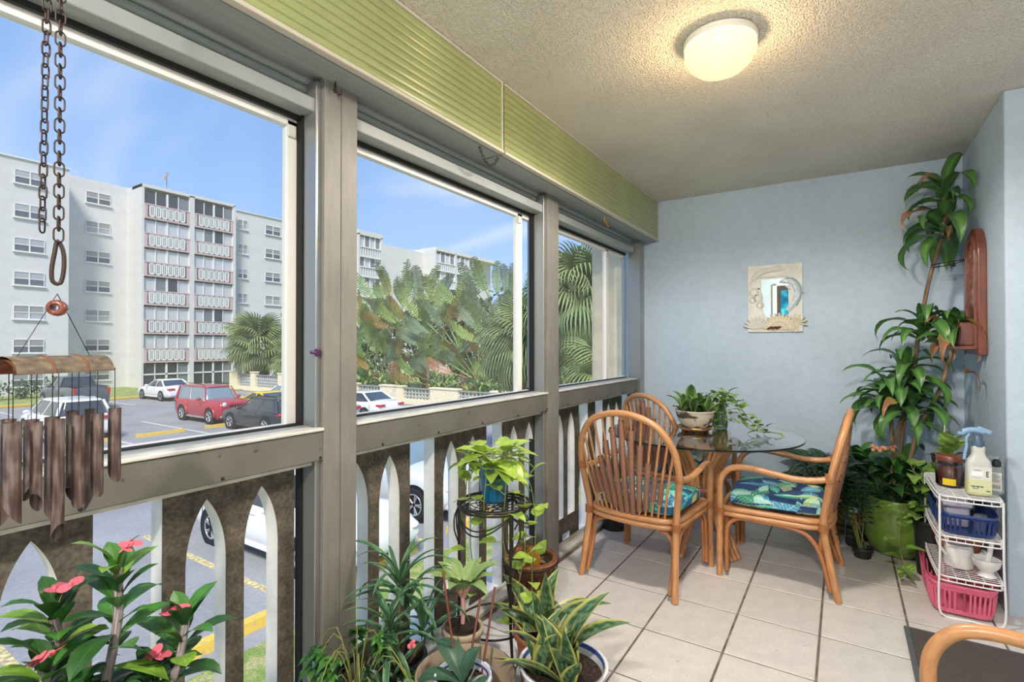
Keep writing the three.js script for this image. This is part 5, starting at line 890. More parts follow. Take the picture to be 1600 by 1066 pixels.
M.bamboo = std({ map: tex(64, 256, (u, v) => { const a = tile(u, v, 4, 4, 4), s = smooth(-0.45, 0.45, 0.5 * a + 0.6 * pnoise(u * 14, v * 3, 14, 8)); return [lerp(0.44, 0.22, s), lerp(0.39, 0.15, s), lerp(0.37, 0.14, s)]; }), roughness: 0.55, side: THREE.DoubleSide });
M.bambooTop = std({ map: mottle([0.40, 0.35, 0.29], 0.25, 8, 6), roughness: 0.6, side: THREE.DoubleSide }); M.bambooWarm = std({ map: mottle([0.44, 0.26, 0.16], 0.25, 8, 3), roughness: 0.7, side: THREE.DoubleSide });
{
  const w = thing('wind_chime', 'dark bamboo wind chime hanging from the iron chain by the window', 'wind chime', [CX, 1.345 * 0.2, -CD]); w.scale.setScalar(0.8);
  const top2 = 1.345, axis = V(-0.41, 0, -0.91).normalize();   // long side of the roof piece
  const cord = (a, b, m = M.gasket) => rod(a, b, 0.0009, 0.0009, 4);
  part('bead', lathe([[0.012, -0.013], [0.02, -0.012], [0.022, 0], [0.02, 0.012], [0.012, 0.013], [0.008, 0.012], [0.008, -0.012], [0.012, -0.013]], 20).scale(0.8, 0.8, 0.8).rotateX(Math.PI / 2).rotateY(0.9).translate(0, top2 - 0.03, 0), M.carved, w);
  const R = 0.036, L = 0.205, y0 = 1.178, ctr = V(-0.006, y0, 0.0);
  const half = new THREE.CylinderGeometry(R, R, L, 26, 1, true, -Math.PI / 2, Math.PI), inner = new THREE.CylinderGeometry(R - 0.006, R - 0.006, L, 26, 1, true, -Math.PI / 2, Math.PI); for (const g of [half, inner]) { g.rotateX(-Math.PI / 2); g.rotateY(Math.atan2(axis.x, axis.z)); g.translate(ctr.x, ctr.y, ctr.z); }
  part('roof_piece', half, M.bambooTop, w); part('roof_lining', inner, M.bambooWarm, w);
  for (const f of [-0.15, 0.2]) part('node', new THREE.TorusGeometry(R + 0.0005, 0.0022, 6, 24, Math.PI).rotateY(Math.atan2(axis.x, axis.z)).translate(ctr.x + axis.x * L * f, y0, ctr.z + axis.z * L * f), M.bambooWarm, w);
  const rim = [-1, 1].map((s) => V(ctr.x + axis.x * L * 0.36 * s, y0 + R, ctr.z + axis.z * L * 0.36 * s));
  part('cords', [...rim.map((p) => cord(V(0, top2, 0), p))], M.gasket, w);
  const lens = [0.175, 0.20, 0.16, 0.19, 0.235, 0.15, 0.18, 0.2, 0.165, 0.19, 0.15, 0.215]; const side = V(axis.z, 0, -axis.x);
  for (let k = 0; k < 12; k++) {
    const row = k % 2 ? 1 : -1, f = ((k >> 1) - 2.5) / 5.4, p = ctr.clone().addScaledVector(axis, f * L * 1.12).addScaledVector(side, row * R * 0.92), ty = 1.085 + rr(-0.006, 0.006), l = lens[k], r = rr(0.0095, 0.0138);
    const g = new THREE.CylinderGeometry(r, r, l, 16, 6, true), pp = g.attributes.position; for (let i = 0; i < pp.count; i++) { const y = pp.getY(i), t = (y + l / 2) / l; let q = 1 + 0.07 * Math.exp(-(((t - 0.96) / 0.03) ** 2)) + 0.05 * Math.exp(-(((t - 0.45) / 0.03) ** 2)); let yy = y; if (t < 0.2) yy += (pp.getX(i) / r) * 0.02 * (1 - t / 0.2); pp.setXYZ(i, pp.getX(i) * q, yy, pp.getZ(i) * q); } g.computeVertexNormals();
    const m = part('tube', g, M.bamboo, w); m.position.set(p.x, ty - l / 2, p.z); m.rotation.y = rr(0, 6);
    part('cap', new THREE.CircleGeometry(r, 14).rotateX(-Math.PI / 2).translate(0, l / 2 - 0.002, 0), M.bamboo, m); part('cord', cord(V(0, l / 2 - 0.004, 0), V(0, l / 2 + y0 - ty + 0.006, 0)), M.gasket, m);
  }
}
// ---------------------------------------------------------------- plants along the rail
M.wireDark = std({ color: col(52, 46, 44), roughness: 0.45, metalness: 0.4 });
const lay = (n, fn) => Array.from({ length: n }, (_, k) => fn(k));
M.stemGrey = std({ map: mottle([0.50, 0.46, 0.46], 0.35, 14, 9), roughness: 0.9 });
{ // crown of thorns
  const c = thing('crown_of_thorns', 'thorny stemmed plant with pink flowers below the wind chime', 'plant', [-1.12, 0, -0.36]);
  pot(c, potProf(0.10, 0.135, 0.24), M.terracotta, 0.12, 0.22);
  const lf = [0, 1, 2].map((i) => leafGeo({ L: 0.074 + 0.014 * i, W: 0.036, bend: 0.5 + 0.3 * i, fold: 0.2, n: 6, shape: 'spoon' }));
  const stems = [[V(0, 0.2, 0), V(0.05, 0.45, 0.05), V(0.08, 0.62, 0.02), V(0.06, 0.78, -0.02), V(0.03, 0.86, -0.03)], [V(0.02, 0.2, 0.02), V(0.06, 0.42, 0.0), V(0.10, 0.58, -0.05), V(0.10, 0.68, -0.10), V(0.08, 0.74, -0.12)], [V(0, 0.2, 0.02), V(-0.02, 0.45, 0.06), V(0.02, 0.64, 0.08), V(0.05, 0.74, 0.07)], [V(0, 0.2, -0.02), V(0.02, 0.45, -0.03), V(0.04, 0.6, -0.05), V(0.08, 0.66, -0.07)], [V(0, 0.2, 0.02), V(0.08, 0.4, 0.06), V(0.12, 0.56, 0.05), V(0.11, 0.66, 0.04)], [V(0.02, 0.2, 0), V(0.0, 0.5, 0.0), V(-0.02, 0.72, 0.03), V(0.0, 0.80, 0.05)]];
  const pet = new THREE.CircleGeometry(0.011, 10).scale(1, 0.85, 1).translate(0.009, 0, 0), flower = join([pet.clone().rotateZ(0.2).rotateX(-1.2), pet.clone().rotateZ(Math.PI + 0.2).rotateX(-1.2), new THREE.SphereGeometry(0.004, 6, 5)]);
  M.petal = leafMat({ color: col(222, 104, 122), roughness: 0.6 });
  for (const st of stems) {
    const cv = new THREE.CatmullRomCurve3(st), gs = [new THREE.TubeGeometry(cv, 40, 0.0075, 8)], th = new THREE.ConeGeometry(0.0012, 0.012, 4).translate(0, 0.012, 0);
    for (let k = 4; k < 60; k++) { const p = cv.getPointAt(k / 60), g = th.clone(); g.rotateX(rr(1.2, 1.9)); g.rotateY(k * 2.4); gs.push(g.translate(p.x, p.y, p.z)); }
    part('stem', gs, M.stemGrey, c);
    for (let k = 0; k < 46; k++) { const f = 1 - (k / 46) ** 1.2 * 0.55, p = cv.getPointAt(f); addLeaf(c, any(lf), any([M.leafMid, M.leafDark, M.leafDark, M.leafMid, M.leafBright]), p, k * 2.399, lerp(0.3, 1.6, Math.min(1, k / 26)) + rr(-0.3, 0.3), rr(0.75, 1.15)); }
    const tip = st[st.length - 1]; for (let k = 0; k < 1; k++) { const p = tip.clone().add(V(rr(-0.025, 0.03), rr(0.025, 0.05), rr(-0.025, 0.025))); part('flower_stalk', rod(tip, p, 0.0012, 0.001, 4), M.stem, c); for (let q = 0; q < 3; q++) { const m = part('flower', flower, M.petal, c); m.position.copy(p).add(V(rr(-0.012, 0.012), rr(-0.004, 0.006), rr(-0.012, 0.012))); m.rotation.set(rr(-0.5, 0.5), rr(0, 6), rr(-0.4, 0.4)); } }
  }
}
M.blueGlaze = phys({ map: mottle([0.06, 0.36, 0.52], 0.1, 6, 7), roughness: 0.25, clearcoat: 0.5 });
const STX = -1.196, STD = 1.717, STY = 0.62;
{ // wire plant stand
  const s = thing('plant_stand', 'dark wire plant stand with scrolled skirt beside the rail', 'plant stand', [STX, 0, -STD]), R = 0.145;
  part('top_ring', [new THREE.TorusGeometry(R, 0.0065, 8, 48).rotateX(Math.PI / 2).translate(0, STY, 0), new THREE.TorusGeometry(R - 0.004, 0.004, 6, 48).rotateX(Math.PI / 2).translate(0, STY - 0.014, 0)], M.wireDark, s);
  const gs = []; for (let r = 0.025; r < R; r += 0.024) gs.push(new THREE.TorusGeometry(r, 0.0018, 5, 36).rotateX(Math.PI / 2).translate(0, STY, 0)); for (let k = 0; k < 12; k++) { const a = k * Math.PI / 6; gs.push(tube([[0, STY, 0], [Math.cos(a + 0.35) * R * 0.5, STY, Math.sin(a + 0.35) * R * 0.5], [Math.cos(a) * R, STY, Math.sin(a) * R]], 0.0018, 12, 5)); }
  part('top_grid', gs, M.wireDark, s);
  for (let k = 0; k < 3; k++) {
    const a = k * Math.PI * 2 / 3 + 0.5, ca = Math.cos(a), sa = Math.sin(a);
    part('leg', tube([[ca * R, STY, sa * R], [ca * R * 0.98, 0.45, sa * R * 0.98], [ca * R * 0.98, 0.2, sa * R * 0.98], [ca * R * 1.12, 0.004, sa * R * 1.12]], 0.006, 24, 8), M.wireDark, s);
    const b = a + Math.PI * 2 / 3, arc = (dr, lo) => { const q = []; for (let i = 0; i <= 10; i++) { const t = i / 10, an = lerp(a, b, t); q.push([Math.cos(an) * (R - 0.004), STY - 0.02 - lo * Math.sin(Math.PI * t), Math.sin(an) * (R - 0.004)]); } return tube(q, 0.003, 30, 6); };
    part('scroll', [arc(0, 0.055), arc(0, 0.075)], M.wireDark, s);
    const t2 = V(-sa, 0, ca), o = V(ca * R, STY - 0.02, sa * R); part('scroll', [-1, 1].map((d) => tube([o, o.clone().addScaledVector(t2, d * 0.03).add(V(ca * 0.012, -0.03, sa * 0.012)), o.clone().addScaledVector(t2, d * 0.032).add(V(ca * 0.012, -0.08, sa * 0.012)), o.clone().addScaledVector(t2, d * 0.01).add(V(0, -0.135, 0))], 0.0032, 18, 6)), M.wireDark, s);
  }
  part('brace_ring', new THREE.TorusGeometry(R * 0.97, 0.004, 6, 40).rotateX(Math.PI / 2).translate(0, 0.14, 0), M.wireDark, s);
}
{
  const p = thing('pothos', 'lime green pothos spilling from a blue glazed pot on the wire stand', 'plant', [STX - 0.012, STY + 0.003, -(STD + 0.02)]);
  pot(p, [[0, 0], [0.048, 0], [0.052, 0.006], [0.066, 0.13], [0.07, 0.132], [0.07, 0.15], [0.064, 0.15], [0.06, 0.12]], M.blueGlaze, 0.062, 0.138);
  for (let k = 0; k < 46; k++) { const y = k * 2.399, r = rr(0.02, 0.085), h = 0.15 + rr(-0.02, 0.07) * (1 - r * 6); addLeaf(p, any(pothosLime), M.leafV, V(Math.sin(y) * r, h, Math.cos(y) * r), y + rr(-0.7, 0.7), rr(0.7, 2.1), rr(0.7, 1.1), rr(-0.4, 0.4)); }
  part('stem', lay(9, (k) => tube([[0, 0.13, 0], [Math.sin(k) * 0.05, 0.19, Math.cos(k) * 0.05], [Math.sin(k * 1.7) * 0.08, 0.17, Math.cos(k * 1.7) * 0.08]], 0.0022, 10, 5)), M.stem, p);
  for (const pts of [[V(0.05, 0.14, 0.03), V(0.09, 0.15, 0.05), V(0.10, 0.05, 0.07), V(0.095, -0.08, 0.08), V(0.12, -0.2, 0.09)], [V(0.06, 0.14, 0), V(0.12, 0.12, -0.01), V(0.15, 0.0, 0.0), V(0.16, -0.15, 0.02), V(0.15, -0.3, 0.05), V(0.17, -0.45, 0.08)], [V(-0.05, 0.14, 0.04), V(-0.06, 0.1, 0.09), V(-0.03, -0.02, 0.12), V(0.0, -0.12, 0.16), V(0.02, -0.25, 0.17), V(0.0, -0.36, 0.17)], [V(-0.06, 0.14, 0), V(-0.10, 0.14, 0.02), V(-0.12, 0.06, 0.03), V(-0.11, 0.0, 0.05)], [V(0.05, 0.14, -0.04), V(0.12, 0.1, -0.06), V(0.16, -0.1, -0.06), V(0.15, -0.3, -0.05), V(0.18, -0.5, -0.02), V(0.24, -0.58, 0.02)], [V(0.0, 0.14, 0.06), V(0.03, 0.12, 0.1), V(0.035, 0.03, 0.12), V(0.04, -0.07, 0.13)]]) vine(p, pts, pothosLime, M.leafV, 0.06, 0.8, 0.0022);
}
{ // coil basket in a wire holder
  const b = thing('coir_planter', 'shaggy brown coir planter in a wire holder below the post', 'planter', [-1.24, 0, -2.08]);
  M.coir = std({ map: tex(256, 128, (u, v) => { const k = 0.8 + 0.3 * Math.sin(v * Math.PI * 2 * 5) * 0.5 + 0.35 * tile(u, v, 40, 5, 3); return [0.62 * k, 0.40 * k, 0.26 * k]; }), roughness: 1, bumpMap: tex(128, 128, (u, v) => grey(0.5 + 0.4 * Math.sin(v * Math.PI * 2 * 5) + 0.4 * tile(u, v, 24, 3, 2)), { srgb: false }), bumpScale: 0.008 });
  pot(b, [[0, 0.115], [0.085, 0.115], [0.1, 0.15], [0.118, 0.235], [0.128, 0.245], [0.125, 0.27], [0.108, 0.268], [0.1, 0.22]], M.coir, 0.105, 0.235, 'liner');
  const gs = []; for (let k = 0; k < 20; k++) { const a = k * Math.PI / 10; for (const s of [-1, 1]) gs.push(tube([[Math.cos(a) * 0.13, 0.25, Math.sin(a) * 0.13], [Math.cos(a + s * 0.3) * 0.113, 0.15, Math.sin(a + s * 0.3) * 0.113], [Math.cos(a + s * 0.6) * 0.095, 0.006, Math.sin(a + s * 0.6) * 0.095]], 0.0022, 8, 5)); } gs.push(new THREE.TorusGeometry(0.131, 0.004, 6, 36).rotateX(Math.PI / 2).translate(0, 0.25, 0), new THREE.TorusGeometry(0.096, 0.004, 6, 36).rotateX(Math.PI / 2).translate(0, 0.005, 0));
  part('wire_holder', gs, M.wireDark, b);
  for (let k = 0; k < 3; k++) addLeaf(b, pothosLime[0], M.leafV, V(rr(-0.05, 0.05), 0.235, rr(-0.05, 0.05)), rr(0, 6), 0.5, 0.9);
  addLeaf(b, leafGeo({ L: 0.16, W: 0.075, bend: 0.5, fold: 0.5, shape: 'lance' }), M.leafYellow, V(0.06, 0.23, 0.06), 0.6, 0.25, 1, 0.2);
  part('mulch', lay(26, () => new THREE.SphereGeometry(0.011, 6, 5).scale(1.5, 0.5, 1).rotateY(rr(0, 3)).translate(rr(-0.07, 0.07), 0.238, rr(-0.07, 0.07))), M.stemBrown, b);
}
M.tanPlastic = std({ map: mottle([0.70, 0.63, 0.55], 0.07, 5, 2), roughness: 0.6 });
M.pinkStem = std({ color: col(214, 160, 150), roughness: 0.6 });
{ // aglaonema
  const a = thing('aglaonema', 'pale green aglaonema with pink stalks in a tan pot', 'plant', [-1.13, 0, -1.43]);
  pot(a, potProf(0.05, 0.068, 0.27), M.tanPlastic, 0.054, 0.28);
  const g = [0, 1].map((i) => leafGeo({ L: 0.12 + 0.025 * i, W: 0.055, bend: 0.9 + 0.3 * i, fold: 0.3, n: 8, shape: 'lance', color: (t, s) => { const m = Math.abs(s) < 0.25 ? 1 : 0, e = Math.abs(s) > 0.85 ? 0.35 : 0; return [lerp(0.20, 0.55, Math.max(m * 0.4, e)), lerp(0.38, 0.40, m), lerp(0.10, 0.22, Math.max(m, e))]; } }));
  part('stalk', tube([[0, 0.27, 0], [0.003, 0.34, 0], [0.0, 0.385, 0.004]], 0.008, 12, 8), M.pinkStem, a);
  for (let k = 0; k < 12; k++) { const y = k * 2.399, p = V(Math.sin(y) * 0.025, 0.40 + 0.002 * k, Math.cos(y) * 0.025); part('leaf_stalk', rod(V(0, 0.36, 0), p, 0.0045, 0.003, 6), M.pinkStem, a); addLeaf(a, any(g), M.leafV, p, y, lerp(0.35, 1.0, k / 12), rr(0.85, 1.1)); }
}
{ // long narrow dark leaves
  const a = thing('spiky_dracaena', 'spiky plant with long narrow dark leaves against the balusters', 'plant', [-1.28, 0, -1.27]);
  pot(a, potProf(0.07, 0.09, 0.2), M.blackPlastic, 0.082, 0.18); const g = [0, 1, 2].map((i) => leafGeo({ L: 0.17 + 0.04 * i, W: 0.021, bend: 0.7 + 0.5 * i, fold: 0.5, n: 9, shape: 'strap', color: (t, s) => Math.abs(s) > 0.8 ? [0.15, 0.27, 0.12] : [0.05, 0.15, 0.07] }));
  for (const [x, y, z, n] of [[0, 0.40, 0, 22], [0.05, 0.30, 0.09, 20], [-0.03, 0.28, -0.07, 14], [0.09, 0.26, -0.03, 14]]) { part('cane', tube([[x * 0.4, 0.18, z * 0.4], [x, y, z]], 0.007, 6, 6), M.stemBrown, a); rosette(a, g, [M.leafV], n, V(x, y, z), { t0: 0.1, t1: 1.5, s0: 0.75, s1: 1.1, up: 0.06 }); }
}
{ // lobed drooping foliage
  const a = thing('lobed_ivy', 'drooping dusty green plant with lobed leaves at the foot of the broad post', 'plant', [-1.21, 0, -1.03]);
  pot(a, potProf(0.08, 0.1, 0.22), M.terracotta, 0.09, 0.2);
  const blade = leafGeo({ L: 0.055, W: 0.028, bend: 0.7, fold: 0.35, n: 5, shape: 'lance', wave: 0.2 }), lob = join([0, 0.75, -0.75, 1.5, -1.5].map((r, i) => { const g = blade.clone(); const s = [1, 0.85, 0.85, 0.6, 0.6][i]; g.scale(s, s, s); g.rotateZ(r); return g; }));
  for (let k = 0; k < 24; k++) { const y = k * 2.399, R = rr(0.05, 0.2), h = rr(0.26, 0.4), p = V(Math.sin(y) * R, h - R * 0.55, Math.cos(y) * R); part('stalk', tube([[0, 0.2, 0], [p.x * 0.5, h + 0.02, p.z * 0.5], [p.x, p.y, p.z]], 0.002, 10, 5), M.stem, a); for (const f of [0, 0.3, 0.55]) addLeaf(a, lob, any([M.leafDark, M.leafBlue, M.leafDeep, M.leafMid]), p.clone().multiplyScalar(1 - f * 0.4).setY(p.y + f * 0.06), y + rr(-0.8, 0.8), rr(1.2, 2.3), rr(0.8, 1.25)); }
  part('flower', lay(5, () => new THREE.SphereGeometry(0.006, 8, 6).translate(0.17 + rr(-0.01, 0.01), 0.40 + rr(-0.01, 0.01), -0.06 + rr(-0.01, 0.01))), M.petal, a);
}
const sansV = (e) => (t, s) => { if (Math.abs(s) > 0.8) return [0.52, 0.50, 0.14]; const b = perlin.noise(t * 22 + e, s * 2.2 + e, e) > 0.05; return b ? [0.17, 0.27, 0.15] : [0.035, 0.105, 0.04]; };
const sansG = [0, 1, 2, 3].map((i) => leafGeo({ L: 0.19 + 0.035 * i, W: 0.08, bend: [0.15, 0.5, 0.3, 0.8][i], fold: 0.4, n: 22, m: 6, shape: 'lance', color: sansV(i * 5.3), twist: [0.3, -0.5, 0.6, -0.3][i] }));
M.porcelain = phys({ map: canvasTex(512, 256, (g) => { g.fillStyle = '#e9ecf2'; g.fillRect(0, 0, 512, 256); g.strokeStyle = '#3a55a8'; g.fillStyle = '#3f5cb2'; g.lineWidth = 6; for (let k = 0; k < 8; k++) { const x = 32 + k * 64; g.beginPath(); g.ellipse(x, 120, 20, 48, 0.5, 0, 7); g.stroke(); g.beginPath(); g.ellipse(x + 30, 150, 9, 30, -0.6, 0, 7); g.fill(); g.beginPath(); g.ellipse(x + 26, 80, 8, 24, 0.9, 0, 7); g.fill(); } g.fillRect(0, 20, 512, 10); g.fillRect(0, 222, 512, 10); }), roughness: 0.2, clearcoat: 0.7 });
{
  const a = thing('snake_plant', 'snake plant with yellow edged leaves in a blue and white porcelain pot', 'plant', [-0.755, 0, -1.47]);
  pot(a, [[0, 0], [0.07, 0], [0.1, 0.03], [0.125, 0.1], [0.128, 0.2], [0.135, 0.235], [0.142, 0.24], [0.142, 0.248], [0.13, 0.248], [0.122, 0.2]], M.porcelain, 0.123, 0.215);
  for (const [x, z, n, s] of [[-0.02, -0.01, 9, 1.05], [-0.06, 0.05, 6, 0.85], [0.04, 0.05, 6, 0.85]]) rosette(a, sansG, [M.leafV], n, V(x, 0.20, z), { t0: 0.02, t1: 0.75, s0: s * 0.85, s1: s * 1.05 });
  const b = thing('snake_plant', 'taller snake plant clump behind the blue and white porcelain pot', 'plant', [-0.945, 0, -1.67]);
  pot(b, potProf(0.075, 0.1, 0.2), M.terracotta, 0.09, 0.18); rosette(b, sansG, [M.leafV], 13, V(0, 0.17, 0), { t0: 0.0, t1: 1.15, s0: 0.85, s1: 1.1 });
}
{ // orchid in its tub
  const t = thing('round_tub', 'wide shallow tan tub holding the orchid pot', 'pot', [-0.985, 0, -1.26]); part('tub', lathe([[0, 0], [0.1, 0], [0.13, 0.02], [0.15, 0.2], [0.155, 0.25], [0.148, 0.25], [0.142, 0.2], [0.13, 0.03], [0, 0.015]], 40), M.tanPlastic, t);
  const o = thing('orchid', 'orchid with thick rounded leaves and dark stakes in a pale blue pot', 'plant', [-0.975, 0.016, -1.235]);
  pot(o, [[0, 0], [0.06, 0], [0.085, 0.23], [0.09, 0.23], [0.09, 0.245], [0.08, 0.245], [0.075, 0.21]], M.porcelain, 0.078, 0.215);
  const g = leafGeo({ L: 0.15, W: 0.066, bend: 1.2, fold: 0.25, n: 9, m: 3, shape: 'spoon' }); for (const [y, tl, s] of [[-1.9, 0.55, 1.15], [-0.9, 0.9, 1.0], [2.9, 0.1, 0.8], [0.6, 1.1, 0.8], [1.8, 0.9, 0.7]]) addLeaf(o, g, M.leafBlue, V(0, 0.21, 0), y, tl, s);
  part('root', lay(5, (k) => tube([[0, 0.19, 0], [Math.sin(k) * 0.05, 0.24, Math.cos(k) * 0.05], [Math.sin(k + 0.6) * 0.085, 0.21, Math.cos(k + 0.6) * 0.085], [Math.sin(k + 1) * 0.06, 0.19, Math.cos(k + 1) * 0.06]], 0.0035, 18, 6)), M.trimGrey, o);
  for (const [a, b] of [[V(-0.02, 0.1, -0.02), V(-0.13, 0.50, -0.06)], [V(0.03, 0.1, -0.02), V(0.0, 0.44, -0.17)], [V(0.0, 0.1, 0.02), V(-0.03, 0.41, -0.13)]]) part('stake', rod(a, b, 0.004, 0.004, 7), M.carved, o, 'dark thin stake');
}
// fallen vine on the floor
{ const v = thing('loose_vine', 'small vine sprig with lime leaves lying on the tiles', 'plant', [-0.60, 0.004, -1.50]); vine(v, [V(0, 0.0, 0.06), V(0.02, 0.04, 0), V(0.05, 0.03, -0.04), V(0.08, 0.01, -0.03)], pothosLime, M.leafV, 0.03, 0.5, 0.0018); }

// ---------------------------------------------------------------- outside plants
M.palmLeaf = leafMat({ map: veinTex([0.57, 0.63, 0.40], [0.74, 0.77, 0.54], 5), roughness: 0.5 }); M.palmLeaf2 = leafMat({ map: veinTex([0.46, 0.55, 0.36], [0.64, 0.69, 0.48], 6), roughness: 0.5 }); M.palmDead = leafMat({ color: col(168, 148, 122), roughness: 0.9 });
M.trunk = std({ map: mottle([0.50, 0.44, 0.37], 0.3, 9, 3), roughness: 1 });
function fanFrond(n, L, W, droop, pet) { const gs = [tube([[0, 0, 0], [0, pet * 0.5, pet * 0.05], [0, pet, pet * 0.2]], 0.018, 8, 5)]; for (let k = 0; k < n; k++) { const f = (k / (n - 1) - 0.5) * 2, a = f * 2.1, l = L * (1 - 0.25 * f * f), g = leafGeo({ L: l, W, bend: droop * (0.8 + 0.4 * Math.abs(f)), fold: 0.6, n: 6, m: 1, shape: 'strap' }); g.rotateX(0.25); g.rotateZ(-a); g.translate(0, pet, pet * 0.2); gs.push(g); } return join(gs); }
function fanPalm(label, x, d, trunkH, s, n, dead, geos) {
  const p = thing('fan_palm', label, 'palm', [x, G, -d]); part('trunk', tube([[0, 0, 0], [0.1, trunkH * 0.5, 0.05], [0, trunkH, 0]], 0.17, 12, 12), M.trunk, p);
  for (let k = 0; k < n; k++) { const f = k / n; addLeaf(p, any(geos), any([M.palmLeaf, M.palmLeaf, M.palmLeaf2]), V(0, trunkH - 0.5 * f * s, 0), k * 2.399 + rr(-0.2, 0.2), lerp(0.05, 1.95, f) + rr(-0.1, 0.1), s * rr(0.85, 1.1), 0, 'frond'); }
  for (let k = 0; k < dead; k++) addLeaf(p, any(geos), M.palmDead, V(0, trunkH - 0.6 * s, 0), k * 2.399, rr(2.3, 2.8), s * rr(0.7, 0.9), 0, 'dead_frond');
}
const fanFar = [fanFrond(22, 1.1, 0.09, 1.0, 0.9), fanFrond(22, 1.2, 0.09, 1.5, 0.8)], fanNear = [fanFrond(26, 1.25, 0.06, 1.6, 0.75), fanFrond(26, 1.35, 0.06, 2.1, 0.8)];
fanPalm('rounded fan palm with a grey skirt standing by the garden wall', -42.4, 25.2, 4.1, 1.55, 56, 22, fanFar);
fanPalm('smaller fan palm leaning beside the rounded one by the garden wall', -38.6, 26.4, 2.6, 1.35, 40, 20, fanFar);
fanPalm('large drooping fan palm just outside the far window', -6.5, 13.8, 5.3, 1.05, 62, 14, fanNear);
fanPalm('drooping fan palm behind the far window post', -8.9, 14.6, 4.0, 1.0, 50, 12, fanNear);
fanPalm('low young fan palm below the cream outer wall', -5.0, 11.9, 3.0, 0.75, 26, 2, fanNear);
// traveller's palms and banana leaves
function paddle(L, W, tear, seedK) {
  const gs = [], n = 18; for (const s of [-1, 1]) for (let k = 0; k < n; k++) { const t = (k + 0.5) / n, w = W / 2 * SHAPES.paddle(t), q = pnoise(k * 0.7 + seedK, s * 3.1, 64, 5), g = new THREE.PlaneGeometry(w, L / n * (1 - tear * 0.4), 3, 1), p = g.attributes.position; for (let i = 0; i < p.count; i++) { const u = (p.getX(i) + w / 2) / w; p.setZ(i, -0.5 * w * u * u * (0.5 + tear * q * 2) + 0.18 * u * w); p.setY(i, p.getY(i) + u * w * 0.28); } if (s < 0) g.scale(-1, 1, 1); g.translate(s * w / 2, 0, 0); const a = 1.1 * t * t, y = L * (t - 0.12 * t * t), z = L * 0.32 * t * t; g.rotateX(a); g.translate(0, y, z); g.computeVertexNormals(); gs.push(g); }
  const mid = []; for (let k = 0; k <= 8; k++) { const t = k / 8; mid.push([0, L * (t - 0.12 * t * t), L * 0.32 * t * t]); } gs.push(tube(mid, 0.02, 16, 5)); return join(gs);
}
const paddles = [0, 1, 2, 3].map((i) => { const stalk = 1.7 + 0.3 * i, g = paddle(1.9 + 0.2 * i, 0.72, 0.3 + 0.2 * i, i * 9); g.translate(0, stalk, 0); return join([g, rod(V(0, 0, 0), V(0, stalk, 0), 0.06, 0.025, 6)]); });
const outMats = [leafMat({ map: veinTex([0.46, 0.57, 0.30], [0.66, 0.73, 0.46], 41, 22) }), leafMat({ map: veinTex([0.57, 0.65, 0.36], [0.73, 0.78, 0.52], 43, 22) }), leafMat({ map: veinTex([0.50, 0.59, 0.46], [0.67, 0.73, 0.60], 45, 22) }), leafMat({ map: veinTex([0.62, 0.52, 0.27], [0.68, 0.6, 0.4], 47, 22) }), leafMat({ map: veinTex([0.60, 0.44, 0.32], [0.66, 0.54, 0.42], 49, 22) })];
function traveller(label, x, d, h, s, n, turn) {
  const p = thing('traveller_palm', label, 'palm', [x, G, -d], turn, 'traveller palms beyond the garden wall'); part('trunk', tube([[0, 0, 0], [rr(-0.2, 0.2), h * 0.5, rr(-0.2, 0.2)], [0, h, 0]], 0.14, 10, 10), M.trunk, p);
  for (let k = 0; k < n; k++) { const f = (k / (n - 1) - 0.5) * 2, m = addLeaf(p, any(paddles), rnd() < 0.09 ? outMats[3] : Math.abs(f) > 0.85 && rnd() < 0.5 ? outMats[4] : outMats[Math.floor(rnd() * 3)], V(f * 0.12, h + 0.1 - Math.abs(f) * 0.15, (k % 2 ? 0.06 : -0.06)), 0, 0, s * rr(0.85, 1.1)); m.rotation.set(rr(-0.18, 0.3), rr(-0.7, 0.7), -f * 1.25, 'ZXY'); }
}
const TL = (t) => 'traveller palm with torn paddle leaves, ' + t;
[[-33.5, 27.5, 3.6, 1.15, 11, 0.4, 'leftmost of its row beside the window post'.replace('leftmost of its row', 'first of its row')], [-31.0, 30.5, 5.2, 1.3, 12, 0.2, 'tall, before the far balconies'], [-27.6, 30.0, 4.4, 1.3, 12, 1.0, 'tall, reaching the roof line of the far block'], [-28.5, 27.0, 1.0, 1.0, 13, 0.5, 'low, with a yellow heart behind the cream pier'], [-26.0, 28.6, 2.6, 1.2, 12, 0.2, 'in the middle of the thicket'], [-23.4, 29.4, 3.2, 1.35, 13, 0.6, 'broad, above the second cream pier'], [-23.0, 26.6, 0.9, 0.95, 12, 0.9, 'low, right above the latticed panel'], [-20.6, 30.5, 5.0, 1.25, 12, 0.3, 'tallest crown against the sky'], [-20.4, 27.5, 1.4, 1.15, 12, 0.2, 'low, beside the drooping fan palm'], [-18.0, 28.8, 3.3, 1.1, 11, 0.8, 'half hidden by the drooping fan palm'], [-30.5, 26.6, 1.4, 1.1, 11, 0.1, 'low, beside the broad window post'], [-18.2, 27.2, 0.3, 0.8, 10, 0.4, 'lowest, over the end of the garden wall']].forEach(([x, d, h, s, n, t, l]) => traveller(TL(l), x, d, h, s, n, t));
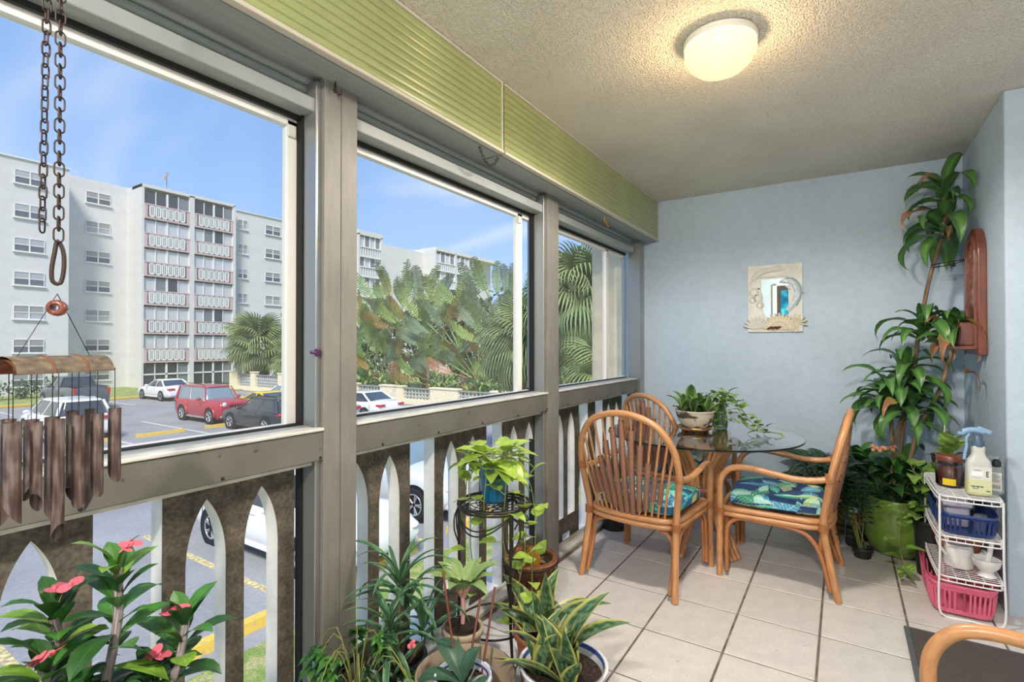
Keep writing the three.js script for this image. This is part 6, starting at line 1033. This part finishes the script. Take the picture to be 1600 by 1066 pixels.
// dense greenery behind and hedges
function shrub(name, label, x, d, y, rx, ry, rz, n, sc, mats, group) {
  const t = thing(name, label, 'shrub', [x, G, -d], 0, group), base = leafGeo({ L: 0.34, W: 0.15, bend: 0.6, n: 3, m: 1, shape: 'lance' });
  const per = mats.map(() => []); for (let k = 0; k < n; k++) { const g = base.clone(), u = rr(-1, 1), a = rr(0, 6.283), r = Math.pow(rnd(), 0.4), q = Math.sqrt(1 - u * u); const s = sc * rr(0.7, 1.3); g.scale(s, s, s); g.rotateX(rr(0, 2)); g.rotateY(rr(0, 6.28)); g.translate(Math.cos(a) * q * rx * r, y + u * ry * r, Math.sin(a) * q * rz * r); per[k % mats.length].push(g); }
  per.forEach((gs, i) => part('foliage', gs, mats[i], t)); part('stem', lay(4, (k) => rod(V(rr(-0.2, 0.2), 0, rr(-0.2, 0.2)), V(rr(-0.5, 0.5) * rx, y, rr(-0.5, 0.5) * rz), 0.06, 0.03, 6)), M.trunk, t);
}
const bushM = [M.leafMid, M.leafDark], bushM2 = [outMats[0], M.leafDark];
[[-36, 33, 3.6, 3.2, 3.4, 900, 'before the right wing of the white block'], [-31, 34, 4.2, 3.4, 4.0, 1000, 'behind the first traveller palms'], [-26, 33.5, 3.8, 3.4, 3.6, 1000, 'behind the middle of the thicket'], [-21.5, 33, 4.2, 3.2, 4.2, 1000, 'behind the tallest traveller palm'], [-16.5, 32, 3.6, 3.2, 3.8, 900, 'behind the drooping fan palm'], [-11.5, 31, 3.6, 3.6, 4.4, 900, 'closing the gap beside the far window post']].forEach(([x, d, y, rx, ry, n, l]) => shrub('leafy_tree', 'dense leafy green tree ' + l, x, d, y, rx, ry, 1.6, n, 2.0, bushM2, 'trees behind the traveller palms'));
[[-48, 8.2], [-48, 9.9], [-48, 11.6], [-48, 13.2]].forEach(([x, d]) => shrub('hedge_bush', 'rounded green hedge bush at the foot of the white block', x, d, 0.75, 0.8, 0.75, 0.95, 260, 0.75, bushM, 'hedge below the white block'));
shrub('hedge_bush', 'small dark bush at the corner of the balcony stack', -49.6, 21.2, 0.5, 0.6, 0.5, 0.5, 160, 0.6, bushM); 
for (const [x, d, l] of [[-29.5, 26.0, 'below the first traveller palm'], [-26.5, 26.0, 'between the cream piers'], [-22.5, 26.0, 'above the latticed panel'], [-19, 26.0, 'at the end of the garden wall'], [-35.5, 27.5, 'beside the smaller fan palm']]) shrub('low_shrub', 'low leafy shrub ' + l, x, d, 0.9, 1.5, 0.9, 0.8, 240, 1.1, [outMats[1], M.leafMid], 'shrubs along the garden wall');
renderer.render(scene, camera);
